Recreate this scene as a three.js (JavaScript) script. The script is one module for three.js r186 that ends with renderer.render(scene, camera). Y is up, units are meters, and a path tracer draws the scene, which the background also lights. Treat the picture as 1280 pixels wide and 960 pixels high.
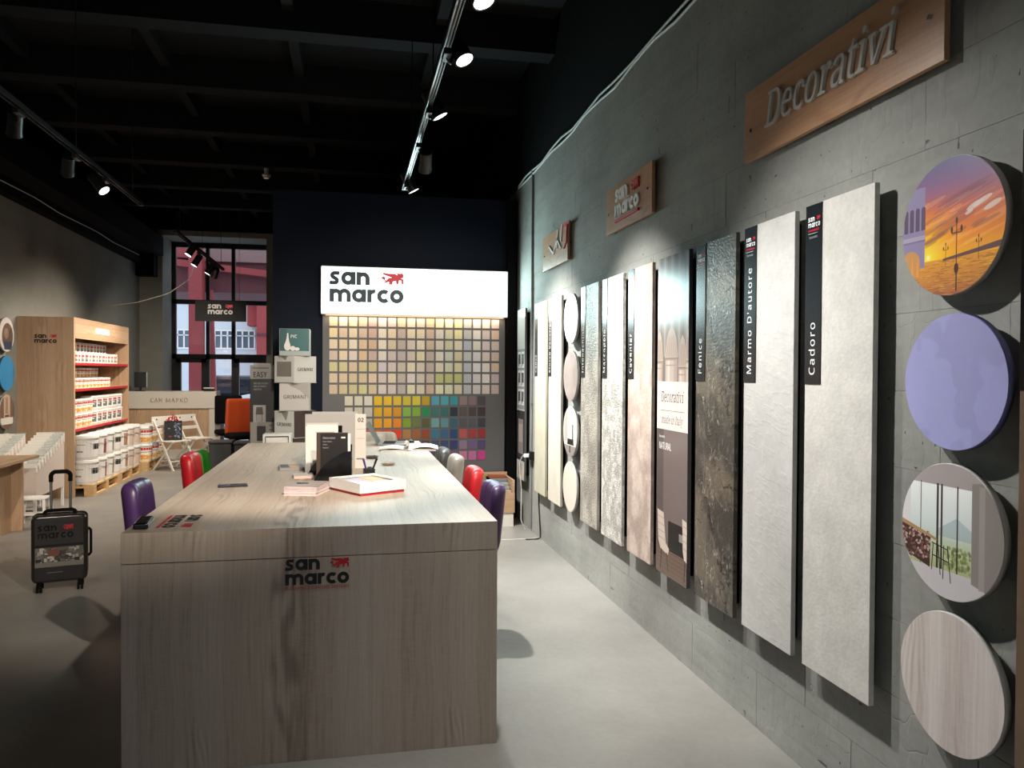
import * as THREE from 'three';
import { RoundedBoxGeometry } from 'three/addons/geometries/RoundedBoxGeometry.js';
import { mergeGeometries, mergeVertices } from 'three/addons/utils/BufferGeometryUtils.js';
import { TextGeometry } from 'three/addons/geometries/TextGeometry.js';
import { FontLoader } from 'three/addons/loaders/FontLoader.js';
import { RectAreaLightUniformsLib } from 'three/addons/lights/RectAreaLightUniformsLib.js';

// ---------------------------------------------------------------- camera, sky, lights, exposure
const scene = new THREE.Scene();
const renderer = new THREE.WebGLRenderer({ antialias: true });
renderer.toneMapping = THREE.LinearToneMapping;
renderer.toneMappingExposure = 1.0;
renderer.shadowMap.enabled = true;
RectAreaLightUniformsLib.init();

const D2R = Math.PI / 180;
const camera = new THREE.PerspectiveCamera(2 * Math.atan(480 / 983.7) / D2R, 1280 / 960, 0.05, 200);
{
  const yaw = 11.651 * D2R, pitch = 0.8916 * D2R, roll = 0.3157 * D2R;
  const f = new THREE.Vector3(Math.sin(yaw) * Math.cos(pitch), -Math.sin(pitch), -Math.cos(yaw) * Math.cos(pitch));
  const r = new THREE.Vector3(Math.cos(yaw), 0, Math.sin(yaw)), u = new THREE.Vector3().crossVectors(r, f);
  const r2 = r.clone().multiplyScalar(Math.cos(roll)).addScaledVector(u, Math.sin(roll));
  const u2 = u.clone().multiplyScalar(Math.cos(roll)).addScaledVector(r, -Math.sin(roll));
  camera.position.set(0, 1.55, 0);
  camera.quaternion.setFromRotationMatrix(new THREE.Matrix4().makeBasis(r2, u2, f.clone().negate()));
}
scene.add(camera);
scene.background = new THREE.Color().setRGB(1.3, 1.48, 1.7);   // overcast winter sky outside the window

const SPOT = 26;                      // candela of one track lamp, times its own factor
const SIGN_GLOW = 1.5, SIGN_LIGHT = 17, LED_GLOW = 1.2, LED_LIGHT = 26;

// ---------------------------------------------------------------- helpers
const taken = {};
const numbered = (n) => { taken[n] = (taken[n] ?? -1) + 1; return taken[n] ? n + '_' + String(taken[n]).padStart(3, '0') : n; };
let rs = 12345;
const rnd = () => { rs = (rs * 1664525 + 1013904223) >>> 0; return rs / 4294967296; };
const rr = (a, b) => a + (b - a) * rnd();
const srgb = (r, g, b) => new THREE.Color().setRGB(r / 255, g / 255, b / 255, THREE.SRGBColorSpace);
function tag(o, label, category, group, kind) {
  if (label) o.userData.label = label;
  if (category) o.userData.category = category;
  if (group) o.userData.group = group;
  if (kind) o.userData.kind = kind;
  return o;
}
function shade(o) { o.castShadow = true; o.receiveShadow = true; return o; }
function thing(name, label, category, [x, y, z] = [0, 0, 0], turn = 0, group) {
  const o = new THREE.Group(); o.name = numbered(name); o.position.set(x, y, z); o.rotation.y = turn; scene.add(o);
  return tag(o, label, category, group);
}
function part(parent, name, geo, mat, label) {
  const g = Array.isArray(geo) ? merged(geo) : geo;
  const m = shade(new THREE.Mesh(g, mat)); m.name = name; parent.add(m);
  if (label) m.userData.label = label;
  return m;
}
function single(name, label, category, geo, mat, pos = [0, 0, 0], turn = 0, group) {
  const m = shade(new THREE.Mesh(Array.isArray(geo) ? merged(geo) : geo, mat)); m.name = numbered(name);
  m.position.set(...pos); m.rotation.y = turn; scene.add(m);
  return tag(m, label, category, group);
}
function struct(name, geo, mat) {
  const m = shade(new THREE.Mesh(Array.isArray(geo) ? merged(geo) : geo, mat)); m.name = name; scene.add(m);
  m.userData.kind = 'structure'; return m;
}
function copy(o, pos, turn, label, group) {
  const c = o.clone(); c.name = numbered(o.name.replace(/_\d{3}$/, '')); c.userData = { ...o.userData };
  c.position.set(...pos); c.rotation.y = turn ?? 0; scene.add(c);
  if (label) c.userData.label = label;
  if (group) c.userData.group = group;
  return c;
}
function merged(list) {
  const l = list.map((g) => { const n = g.index ? g.toNonIndexed() : g.clone(); for (const k of Object.keys(n.attributes)) if (!['position', 'normal', 'uv'].includes(k)) n.deleteAttribute(k); return n; });
  return mergeGeometries(l);
}
const moved = (g, x, y, z) => g.translate(x, y, z);
// box by its extents, uv in metres; grain 'x' | 'y' | 'z' says along which axis v runs
function boxE(x0, x1, y0, y1, z0, z1, grain = 'y', bevel = 0) {
  const w = x1 - x0, h = y1 - y0, d = z1 - z0;
  const g = bevel ? new RoundedBoxGeometry(w, h, d, 1, Math.min(bevel, w / 2.01, h / 2.01, d / 2.01)) : new THREE.BoxGeometry(w, h, d);
  g.translate((x0 + x1) / 2, (y0 + y1) / 2, (z0 + z1) / 2);
  return uvBox(g, grain);
}
const box = (w, h, d, x = 0, y = 0, z = 0, grain = 'y', bevel = 0) => boxE(x - w / 2, x + w / 2, y - h / 2, y + h / 2, z - d / 2, z + d / 2, grain, bevel);
function uvBox(g, grain = 'y') {
  const p = g.attributes.position, n = g.attributes.normal, uv = new Float32Array(p.count * 2);
  for (let i = 0; i < p.count; i++) {
    const P = { x: p.getX(i), y: p.getY(i), z: p.getZ(i) }, ax = Math.abs(n.getX(i)), ay = Math.abs(n.getY(i)), az = Math.abs(n.getZ(i));
    const axis = ax >= ay && ax >= az ? 'x' : ay >= az ? 'y' : 'z';
    const rest = ['x', 'y', 'z'].filter((k) => k !== axis);
    let v = rest.includes(grain) ? grain : rest[1], u = rest.find((k) => k !== v);
    uv[i * 2] = P[u]; uv[i * 2 + 1] = P[v];
  }
  g.setAttribute('uv', new THREE.BufferAttribute(uv, 2));
  return g;
}
const cyl = (rt, rb, h, x = 0, y = 0, z = 0, n = 24) => new THREE.CylinderGeometry(rt, rb, h, n).translate(x, y, z);
const tube = (pts, r, n = 24, k = 8, closed = false) => new THREE.TubeGeometry(new THREE.CatmullRomCurve3(pts.map((p) => new THREE.Vector3(...p)), closed, 'catmullrom', 0.1), n, r, k, closed);
function rod(a, b, r, k = 8) {
  const A = new THREE.Vector3(...a), B = new THREE.Vector3(...b), d = B.clone().sub(A), g = new THREE.CylinderGeometry(r, r, d.length(), k);
  g.applyQuaternion(new THREE.Quaternion().setFromUnitVectors(new THREE.Vector3(0, 1, 0), d.clone().normalize()));
  return g.translate(...A.add(B).multiplyScalar(0.5).toArray());
}
function bar(a, b, w, t) {                                    // rectangular bar between two points
  const A = new THREE.Vector3(...a), B = new THREE.Vector3(...b), d = B.clone().sub(A), g = new THREE.BoxGeometry(w, d.length(), t);
  g.applyQuaternion(new THREE.Quaternion().setFromUnitVectors(new THREE.Vector3(0, 1, 0), d.clone().normalize()));
  return g.translate(...A.add(B).multiplyScalar(0.5).toArray());
}
// cushion: a subdivided box rounded with radius r, then bent by fn(v)
function cushion(w, h, d, r, seg, fn) {
  const g0 = new THREE.BoxGeometry(w, h, d, seg[0], seg[1], seg[2]); g0.deleteAttribute('uv'); g0.deleteAttribute('normal');
  const g = mergeVertices(g0, 1e-5), p = g.attributes.position, v = new THREE.Vector3(), c = new THREE.Vector3();
  for (let i = 0; i < p.count; i++) {
    v.fromBufferAttribute(p, i);
    c.set(THREE.MathUtils.clamp(v.x, -w / 2 + r, w / 2 - r), THREE.MathUtils.clamp(v.y, -h / 2 + r, h / 2 - r), THREE.MathUtils.clamp(v.z, -d / 2 + r, d / 2 - r));
    const e = v.clone().sub(c); if (e.lengthSq() > 1e-12) { e.normalize().multiplyScalar(r); v.copy(c).add(e); }
    if (fn) fn(v);
    p.setXYZ(i, v.x, v.y, v.z);
  }
  g.computeVertexNormals();
  const uv = new Float32Array(p.count * 2); for (let i = 0; i < p.count; i++) { uv[2 * i] = p.getX(i) + p.getZ(i); uv[2 * i + 1] = p.getY(i); }
  g.setAttribute('uv', new THREE.BufferAttribute(uv, 2));
  return g;
}

// ---------------------------------------------------------------- computed textures
function hash(x, y, s) { let h = (x * 374761393 + y * 668265263 + s * 2147483647) | 0; h = Math.imul(h ^ (h >>> 13), 1274126177); h ^= h >>> 16; return (h >>> 0) / 4294967296; }
function vn(x, y, px, py, s) {                                 // value noise that repeats every px, py cells
  const ix = Math.floor(x), iy = Math.floor(y), fx = x - ix, fy = y - iy, a = fx * fx * (3 - 2 * fx), b = fy * fy * (3 - 2 * fy);
  const m = (v, p) => ((v % p) + p) % p, x0 = m(ix, px), x1 = m(ix + 1, px), y0 = m(iy, py), y1 = m(iy + 1, py);
  const A = hash(x0, y0, s), B = hash(x1, y0, s), C = hash(x0, y1, s), E = hash(x1, y1, s);
  return A + (B - A) * a + (C - A + (A - B - C + E) * a) * b;
}
function fbm(u, v, cx, cy, oct, s) { let t = 0, a = 0.5, n = 0; for (let o = 0; o < oct; o++) { t += a * vn(u * cx, v * cy, cx, cy, s + o * 17); n += a; a *= 0.5; cx *= 2; cy *= 2; } return t / n; }
function texture(w, h, fn, color = true, sizeU = 1, sizeV = 1) {   // sizeU, sizeV: metres that one repeat covers
  const d = new Uint8Array(w * h * 4);
  for (let y = 0; y < h; y++) for (let x = 0; x < w; x++) {
    const c = fn(x / w, y / h), i = (y * w + x) * 4;
    if (color) { d[i] = c[0]; d[i + 1] = c[1]; d[i + 2] = c[2]; } else { d[i] = d[i + 1] = d[i + 2] = Math.max(0, Math.min(255, c * 255)); }
    d[i + 3] = 255;
  }
  const t = new THREE.DataTexture(d, w, h); t.wrapS = t.wrapT = THREE.RepeatWrapping; t.magFilter = THREE.LinearFilter; t.minFilter = THREE.LinearFilter;
  if (color) t.colorSpace = THREE.SRGBColorSpace;
  t.repeat.set(1 / sizeU, 1 / sizeV); t.needsUpdate = true; return t;
}
const mixc = (a, b, t) => [a[0] + (b[0] - a[0]) * t, a[1] + (b[1] - a[1]) * t, a[2] + (b[2] - a[2]) * t];
const clamp8 = (c) => c.map((v) => Math.max(0, Math.min(255, v)));
const sstep = (a, b, x) => { const t = Math.max(0, Math.min(1, (x - a) / (b - a))); return t * t * (3 - 2 * t); };
function canvasTex(w, h, draw) {
  const c = document.createElement('canvas'); c.width = w; c.height = h; const g = c.getContext('2d'); draw(g, w, h);
  const t = new THREE.CanvasTexture(c); t.colorSpace = THREE.SRGBColorSpace; t.magFilter = THREE.LinearFilter; t.wrapS = t.wrapT = THREE.ClampToEdgeWrapping; return t;
}
const std = (o) => new THREE.MeshStandardMaterial(o);
const phys = (o) => new THREE.MeshPhysicalMaterial(o);

// wood: v runs along the grain
function woodTex(base, dark, light, seed, bandW = 9) {
  return texture(1024, 1024, (u, v) => {
    const warp = (fbm(u, v, 3, 2, 3, seed) - 0.5) * 0.022;
    const band = vn((u + warp * 0.3) * bandW, 0.5, bandW, 1, seed + 3);
    const streak = fbm(u + warp, v, 90, 2, 3, seed + 5), fine = fbm(u + warp * 0.5, v, 256, 10, 2, seed + 9);
    const ring = 0.5 + 0.5 * Math.sin((u * bandW * 5 + fbm(u, v, 8, 2, 3, seed + 11) * 9) * 6.283 / 2);
    const cath = sstep(0.62, 0.8, vn(u * bandW + 0.5, v * 2, bandW, 2, seed + 21));
    const saw = vn(u * 40, v * 220, 40, 220, seed + 31);
    const pl = hash(Math.floor((u + warp * 0.2) * bandW * 1.6), 3, seed + 41);
    let t = 0.52 + (band - 0.5) * 0.35 + (pl - 0.5) * 0.34 + (streak - 0.5) * 0.42 + (fine - 0.5) * 0.36 + cath * (ring - 0.5) * 0.42 + (saw - 0.5) * 0.1;
    t = Math.max(0, Math.min(1, t));
    return clamp8(t < 0.5 ? mixc(dark, base, t * 2) : mixc(base, light, t * 2 - 1));
  }, true, 1.0, 1.0);
}
const T = {};
T.sonoma = woodTex([184, 167, 151], [140, 122, 108], [203, 189, 174], 11, 6);
T.oak = woodTex([184, 152, 121], [158, 126, 96], [199, 169, 139], 47, 6);
T.sign = woodTex([186, 140, 104], [158, 113, 80], [202, 158, 122], 83, 5);
T.greywash = woodTex([204, 192, 186], [178, 164, 157], [220, 211, 205], 91, 12);
T.pine = woodTex([214, 178, 128], [184, 144, 94], [230, 200, 154], 61, 6);
const concrete = (seed, base, amp, pits) => texture(1024, 1024, (u, v) => {
  const big = fbm(u, v, 4, 4, 5, seed), trowel = fbm(u, v, 5, 30, 4, seed + 7), fine = fbm(u, v, 128, 128, 2, seed + 13);
  let k = 1 + ((big - 0.5) * 0.9 + (trowel - 0.5) * 0.28 + (fine - 0.5) * 0.18) * amp;
  const pit = vn(u * 90, v * 90, 90, 90, seed + 23); if (pits && pit > 0.965) k *= 0.66;
  return clamp8(base.map((b) => b * k));
}, true, 2.4, 2.4);
const concreteBump = (seed) => texture(1024, 1024, (u, v) => {
  const a = fbm(u, v, 10, 10, 5, seed), t = fbm(u, v, 6, 60, 3, seed + 5), crack = Math.abs(fbm(u, v, 9, 9, 4, seed + 15) - 0.5);
  const pit = vn(u * 90, v * 90, 90, 90, seed + 23), drag = fbm(u, v, 40, 12, 3, seed + 31);
  return 0.45 + (a - 0.5) * 0.5 + (t - 0.5) * 0.3 - (pit > 0.965 ? 0.35 : 0) - (crack < 0.0025 ? 0.16 : 0) + (drag > 0.66 ? 0.12 : 0);
}, false, 2.4, 2.4);
T.wall = concrete(101, [138, 138, 132], 0.42, true);
T.wallBump = concreteBump(101);
T.plaster = concrete(151, [134, 133, 124], 0.22, false);
T.floor = texture(1024, 1024, (u, v) => {
  const a = fbm(u, v, 3, 3, 5, 201), b = fbm(u, v, 12, 12, 4, 209), c = fbm(u, v, 180, 180, 2, 215);
  const k = 1 + (a - 0.5) * 0.3 + (b - 0.5) * 0.14 + (c - 0.5) * 0.06;
  return clamp8([130 * k, 127 * k, 121 * k]);
}, true, 4, 4);
T.floorRough = texture(512, 512, (u, v) => 0.4 + (fbm(u, v, 6, 6, 4, 231) - 0.5) * 0.35, false, 4, 4);

const M = {
  floor: std({ map: T.floor, roughnessMap: T.floorRough, roughness: 1 }),
  joint: std({ color: srgb(196, 190, 180), roughness: 0.7 }),
  wall: std({ map: T.wall, bumpMap: T.wallBump, bumpScale: 0.006, roughness: 0.82 }),
  mortar: std({ color: srgb(92, 93, 88), roughness: 0.95 }),
  plaster: std({ map: T.plaster, bumpMap: T.wallBump, bumpScale: 0.002, roughness: 0.85 }),
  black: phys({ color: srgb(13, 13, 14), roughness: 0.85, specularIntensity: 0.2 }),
  ceil: phys({ color: srgb(27, 27, 28), roughness: 0.95, specularIntensity: 0.3 }),
  ink: phys({ color: srgb(15, 24, 38), roughness: 0.75, specularIntensity: 0.4 }),
  blackMetal: std({ color: srgb(16, 16, 17), roughness: 0.4, metalness: 0.2 }),
  gloss: std({ color: srgb(12, 12, 13), roughness: 0.18 }),
  alu: std({ color: srgb(190, 192, 194), roughness: 0.32, metalness: 1 }),
  chrome: std({ color: srgb(210, 212, 214), roughness: 0.15, metalness: 1 }),
  sonoma: std({ map: T.sonoma, roughness: 0.5 }),
  oak: std({ map: T.oak, roughness: 0.5 }),
  signwood: std({ map: T.sign, roughness: 0.4 }),
  pine: std({ map: T.pine, roughness: 0.75 }),
  white: std({ color: srgb(232, 231, 227), roughness: 0.5 }),
  whiteGloss: std({ color: srgb(236, 236, 233), roughness: 0.25 }),
  paper: std({ color: srgb(236, 234, 228), roughness: 0.8 }),
  offwhite: std({ color: srgb(214, 210, 200), roughness: 0.6 }),
  grey: std({ color: srgb(120, 120, 120), roughness: 0.6 }),
  greyDark: std({ color: srgb(70, 70, 72), roughness: 0.6 }),
  red: std({ color: srgb(190, 24, 38), roughness: 0.5 }),
  redPaint: std({ color: srgb(176, 30, 44), roughness: 0.55 }),
  cable: std({ color: srgb(196, 200, 198), roughness: 0.5 }),
  cableBlack: std({ color: srgb(18, 18, 18), roughness: 0.5 }),
  glass: phys({ color: 0xffffff, roughness: 0.02, transmission: 1, thickness: 0, ior: 1.5 }),
  acrylic: phys({ color: srgb(235, 240, 240), roughness: 0.05, transmission: 0.85, thickness: 0, ior: 1.45 }),
};
const fonts = {};
for (const k of ['sans_bold', 'sans_regular', 'serif_regular', 'serif_bold']) fonts[k] = await new FontLoader().loadAsync('fonts/droid/droid_' + k + '.typeface.json');
function textGeo(str, size, depth, font = 'sans_bold', spacing = 0, seg = 4) {      // baseline at y = 0, starts at x = 0, faces +z
  const list = []; let x = 0;
  for (const ch of str) {
    const f = fonts[font], adv = (f.data.glyphs[ch] ?? f.data.glyphs['?']).ha * size / f.data.resolution;
    if (ch !== ' ') list.push(new TextGeometry(ch, { font: f, size, depth, curveSegments: seg, bevelEnabled: false }).translate(x, 0, 0));
    x += adv + spacing * size;
  }
  const g = merged(list); g.userData.width = x - spacing * size; return g;
}
// the firm's round, geometric lettering: letters as thick strokes, cut out of thin sheet
function ribbon(pts, w, depth) {
  const L = [], R = [], n = pts.length;
  for (let i = 0; i < n; i++) {
    const a = pts[Math.max(0, i - 1)], b = pts[Math.min(n - 1, i + 1)], dx = b[0] - a[0], dy = b[1] - a[1], l = Math.hypot(dx, dy) || 1;
    L.push(new THREE.Vector2(pts[i][0] - dy / l * w / 2, pts[i][1] + dx / l * w / 2)); R.push(new THREE.Vector2(pts[i][0] + dy / l * w / 2, pts[i][1] - dx / l * w / 2));
  }
  return new THREE.ExtrudeGeometry(new THREE.Shape([...R, ...L.reverse()]), { depth, bevelEnabled: false, steps: 1 });
}
function arc(cx, cy, r, a0, a1, n = 18) { const o = []; for (let i = 0; i <= n; i++) { const a = (a0 + (a1 - a0) * i / n) * D2R; o.push([cx + r * Math.cos(a), cy + r * Math.sin(a)]); } return o; }
function ringGeo(cx, cy, ro, ri, depth) {
  const s = new THREE.Shape(); s.absarc(cx, cy, ro, 0, Math.PI * 2); const h = new THREE.Path(); h.absarc(cx, cy, ri, 0, Math.PI * 2, true); s.holes.push(h);
  return new THREE.ExtrudeGeometry(s, { depth, bevelEnabled: false, curveSegments: 16 });
}
const rectGeo = (x0, x1, y0, y1, d) => new THREE.BoxGeometry(x1 - x0, y1 - y0, d * 1.3).translate((x0 + x1) / 2, (y0 + y1) / 2, d * 0.65);
const GLYPH = {                                              // x-height 1, stroke 0.3
  o: [1.06, (d) => [ringGeo(0.53, 0.5, 0.53, 0.2, d)]],
  a: [1.1, (d) => [ringGeo(0.52, 0.5, 0.52, 0.2, d), rectGeo(0.76, 1.09, 0, 1, d)]],
  n: [1.0, (d) => [rectGeo(0, 0.33, 0, 1, d), ribbon([[0.165, 0.42], ...arc(0.5, 0.5, 0.34, 180, 0), [0.84, 0]], 0.33, d)]],
  m: [1.62, (d) => [rectGeo(0, 0.33, 0, 1, d), ribbon([[0.165, 0.42], ...arc(0.48, 0.54, 0.31, 180, 0), [0.79, 0]], 0.32, d), ribbon([[0.79, 0.42], ...arc(1.12, 0.54, 0.33, 180, 0), [1.45, 0]], 0.32, d * 1.15)]],
  r: [0.68, (d) => [rectGeo(0, 0.33, 0, 1, d), ribbon([[0.165, 0.4], ...arc(0.52, 0.5, 0.36, 180, 74)], 0.31, d)]],
  c: [0.92, (d) => [ribbon(arc(0.53, 0.5, 0.365, 46, 314, 26), 0.33, d)]],
  s: [0.8, (d) => [ribbon([[0.74, 0.86], [0.6, 0.88], ...arc(0.36, 0.71, 0.17, 80, 262, 10), ...arc(0.4, 0.3, 0.17, 82, -95, 10), [0.2, 0.12], [0.0, 0.17]], 0.29, d)]],
};
function word(str, d, gap = 0.075) { let x = 0; const l = []; for (const ch of str) { const [w, f] = GLYPH[ch]; l.push(...f(d).map((g) => g.translate(x, 0, 0))); x += w + gap; } const g = merged(l); g.userData.width = x - gap; return g; }
const LION = [[0, 0.55], [0.05, 0.66], [0.13, 0.68], [0.2, 0.6], [0.17, 0.47], [0.24, 0.38], [0.3, 0.52], [0.36, 0.6], [0.5, 0.6], [0.28, 0.74], [0.08, 0.86], [0.1, 1.0], [0.3, 0.92], [0.62, 0.93], [0.72, 0.8], [0.7, 0.98], [0.82, 0.94], [0.96, 0.98], [1.0, 0.8], [0.98, 0.62], [0.88, 0.55], [0.99, 0.5], [0.99, 0.1], [0.92, 0.1], [0.9, 0.38], [0.8, 0.42], [0.76, 0.12], [0.68, 0.06], [0.66, 0.36], [0.52, 0.3], [0.5, 0.06], [0.34, 0.05], [0.36, 0.28], [0.22, 0.2], [0.12, 0.16], [0.12, 0.24], [0.2, 0.3], [0.12, 0.44]];
function lionGeo(w, h, d) { return new THREE.ExtrudeGeometry(new THREE.Shape(LION.map(([x, y]) => new THREE.Vector2(x * w, y * h))), { depth: d, bevelEnabled: false }); }
// logo: its own plane, faces +z, lower left corner of the lettering at the origin. Returns the lettering; emblem and tagline are its children.
function logo(parent, width, { text, lion, tagline, depth = 0.0015, line = true, bar = false }) {
  const w2 = word('marco', depth / (width / 6)), k = width / w2.userData.width; const dd = depth / k;
  const a = word('marco', dd), b = word('san', dd).translate(0, 1.34, 0);
  const mesh = part(parent, 'logo_lettering', merged([a, b]), text); mesh.scale.setScalar(k);
  const lw = 1.75, lg = lionGeo(lw, 0.98, dd).translate(w2.userData.width - lw, 1.38, 0);
  part(mesh, 'lion_emblem', lg, lion);
  if (line) { const t = textGeo("BUILDING'S COATING SYSTEMS", 0.26, dd, 'sans_regular', 0.09, 2); const s = w2.userData.width / t.userData.width; t.scale(s, s, 1).translate(0, -0.42, 0); part(mesh, 'tagline', t, tagline); }
  if (bar) part(mesh, 'tagline', rectGeo(0, w2.userData.width, -0.46, -0.22, dd), tagline);
  return mesh;
}
const ink = std({ color: srgb(14, 14, 15), roughness: 0.6 }), lionRed = std({ color: srgb(196, 22, 40), roughness: 0.5 }), whiteInk = std({ color: srgb(235, 235, 232), roughness: 0.5 });

// ---------------------------------------------------------------- the room
const XR = 1.745, XL = -3.88, ZF = -15.95, ZREAR = 3.5, WTOP = 3.49, DECK = 4.62, BEAM = 4.32;
{
  const f = struct('floor', boxE(XL - 0.2, XR + 0.2, -0.2, 0, ZF - 0.9, ZREAR + 0.2, 'z'), M.floor);
  part(f, 'joint_strip', boxE(0.9, XR, -0.004, 0.0008, -7.116, -7.104), M.joint);
  const c = struct('ceiling', boxE(XL - 0.2, XR + 0.2, DECK, DECK + 0.2, ZF - 0.9, ZREAR + 0.2), M.ceil);
  for (let i = 0; i < 13; i++) { const z = 2.2 - i * 1.5; if (z < ZF + 0.2) break; part(c, 'beam', boxE(XL, XR, BEAM, DECK, z - 0.11, z + 0.11), M.ceil); }
  for (const x of [-3.0, -1.75, -0.5, 0.75]) part(c, 'purlin', boxE(x - 0.045, x + 0.045, DECK - 0.14, DECK, ZF, ZREAR), M.ceil);
}
{ // right wall: painted concrete blocks, pointed flush
  const w = struct('wall_right', [boxE(XR + 0.006, XR + 0.2, 0, WTOP, ZF - 0.9, ZREAR + 0.2, 'y'), boxE(XR, XR + 0.006, 0, WTOP, -1.15, ZREAR, 'y'), boxE(XR, XR + 0.006, 0, WTOP, ZF, -8.32, 'y')], M.wall);
  const bh = 0.2492, bw = 0.66;
  for (let r = 0; r < 14; r++) {
    const off = (r % 2) * bw / 2 + (r % 3) * 0.04;
    for (let k = 0; k < 13; k++) {
      let z1 = -1.15 - k * bw + off, z0 = z1 - bw; z1 = Math.min(z1, -1.15); z0 = Math.max(z0, -8.32); if (z1 - z0 < 0.03) continue;
      const y0 = r * bh, y1 = y0 + bh, e = rr(0, 0.0016), low = r < 2 ? 0.0011 : 0.0003;
      const g = uvBox(new RoundedBoxGeometry(0.02, y1 - y0 - low, z1 - z0 - low, 1, 0.0012), 'y').translate(0, 0, 0);
      const uv = g.attributes.uv; for (let i = 0; i < uv.count; i++) uv.setXY(i, uv.getX(i) + (z0 + z1) / 2 + (k % 2) * 0.03, uv.getY(i) + (y0 + y1) / 2);
      g.translate(XR + 0.01 - e, (y0 + y1) / 2, (z0 + z1) / 2);
      part(w, 'block', g, M.wall);
    }
  }
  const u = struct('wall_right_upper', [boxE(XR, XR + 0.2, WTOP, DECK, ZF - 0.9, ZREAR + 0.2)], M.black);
}
{
  struct('wall_left', boxE(XL - 0.2, XL, 0, 3.52, ZF - 0.9, ZREAR + 0.2, 'y'), M.plaster);
  struct('wall_left_upper', boxE(XL - 0.2, XL, 3.52, DECK, ZF - 0.9, ZREAR + 0.2, 'y'), M.black);
  struct('trim_2', [boxE(XL, XL + 0.42, 3.7, 4.05, ZF, ZREAR), boxE(XL, XL + 0.12, 3.52, 3.7, ZF, ZREAR)], M.black);
  struct('wall_rear', [boxE(XL - 0.2, -2.6, 0, DECK, ZREAR, ZREAR + 0.2, 'y'), boxE(-0.6, XR + 0.2, 0, DECK, ZREAR, ZREAR + 0.2, 'y'), boxE(-2.6, -0.6, 3.0, DECK, ZREAR, ZREAR + 0.2, 'y'), boxE(-2.6, -0.6, 0, 0.25, ZREAR, ZREAR + 0.2, 'y')], M.plaster);
  const w2 = new THREE.Group(); w2.name = 'window_2'; w2.userData.kind = 'structure'; scene.add(w2);      // the shop front behind the photographer: its daylight lies on the table's end
  for (const x of [-2.6, -1.63, -0.66]) part(w2, 'mullion', boxE(x, x + 0.06, 0.25, 3.0, ZREAR + 0.06, ZREAR + 0.12), M.blackMetal);
  for (const y of [0.25, 2.94]) part(w2, 'window_frame', boxE(-2.6, -0.6, y, y + 0.06, ZREAR + 0.06, ZREAR + 0.12), M.blackMetal);
  for (const x of [-2.54, -1.57]) part(w2, 'pane', boxE(x, x + 0.91, 0.31, 2.94, ZREAR + 0.085, ZREAR + 0.093), M.glass);
  struct('ground_street', boxE(-30, 30, -0.5, -0.2, ZREAR + 0.3, 40), std({ color: srgb(120, 122, 126), roughness: 0.9 }));
  struct('wall_far', [boxE(XL, -3.475, 0, DECK, ZF - 0.9, ZF, 'y'), boxE(-1.589, XR, 0, DECK, ZF - 0.9, ZF, 'y'), boxE(-3.475, -1.589, 4.1, DECK, ZF - 0.9, ZF, 'y')], M.plaster);
  struct('trim_3', boxE(XL, XL + 0.32, 3.3, DECK, ZF - 0, ZF + 0.3), M.black);
  struct('trim_4', boxE(XL, XR, 4.2, DECK, ZF, ZF + 0.12), M.black);
  struct('wall_partition', boxE(-0.756, XR, 0, 3.36, -8.34, -8.2005, 'y'), M.ink); struct('wall_partition_return', boxE(-0.756, -0.64, 0, 3.36, ZF, -8.34, 'y'), M.ink);
}
{ // tall shop window with a door
  const z = -16.8, w = new THREE.Group(); w.name = 'window_1'; w.userData.kind = 'structure'; scene.add(w);
  const X = [-3.475, -2.80, -2.31, -1.589], dk = M.blackMetal, bar_ = (x0, x1, y0, y1, n = 'window_frame') => part(w, n, boxE(x0, x1, y0, y1, z - 0.05, z + 0.05), dk);
  bar_(-3.475, -3.40, 0, 4.1); bar_(-1.655, -1.589, 0, 4.1); bar_(-3.475, -1.589, 4.0, 4.1); bar_(-3.475, -1.589, 0, 0.12);
  bar_(-2.835, -2.765, 0, 4.1, 'mullion'); bar_(-2.345, -2.275, 0, 4.1, 'mullion');
  bar_(-3.475, -1.589, 2.87, 2.96, 'transom'); bar_(-3.475, -1.589, 1.77, 1.87, 'transom'); bar_(-2.3, -1.589, 0.72, 0.78, 'transom');
  bar_(-3.40, -3.31, 0.1, 1.78, 'door_stile'); bar_(-2.92, -2.83, 0.1, 1.78, 'door_stile'); bar_(-3.40, -2.83, 1.7, 1.78, 'door_rail'); bar_(-3.40, -2.83, 0.1, 0.35, 'door_rail');
  bar_(-2.28, -2.2, 0.1, 1.78, 'door_stile'); bar_(-2.3, -1.6, 1.7, 1.78, 'door_rail');
  for (let i = 0; i < 3; i++) for (const [a, b] of [[2.96, 4.0], [1.87, 2.87], [0.12, 1.77]]) part(w, 'pane', boxE(X[i] + 0.03, X[i + 1] - 0.03, a, b, z - 0.004, z + 0.004), M.glass);
}

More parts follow.
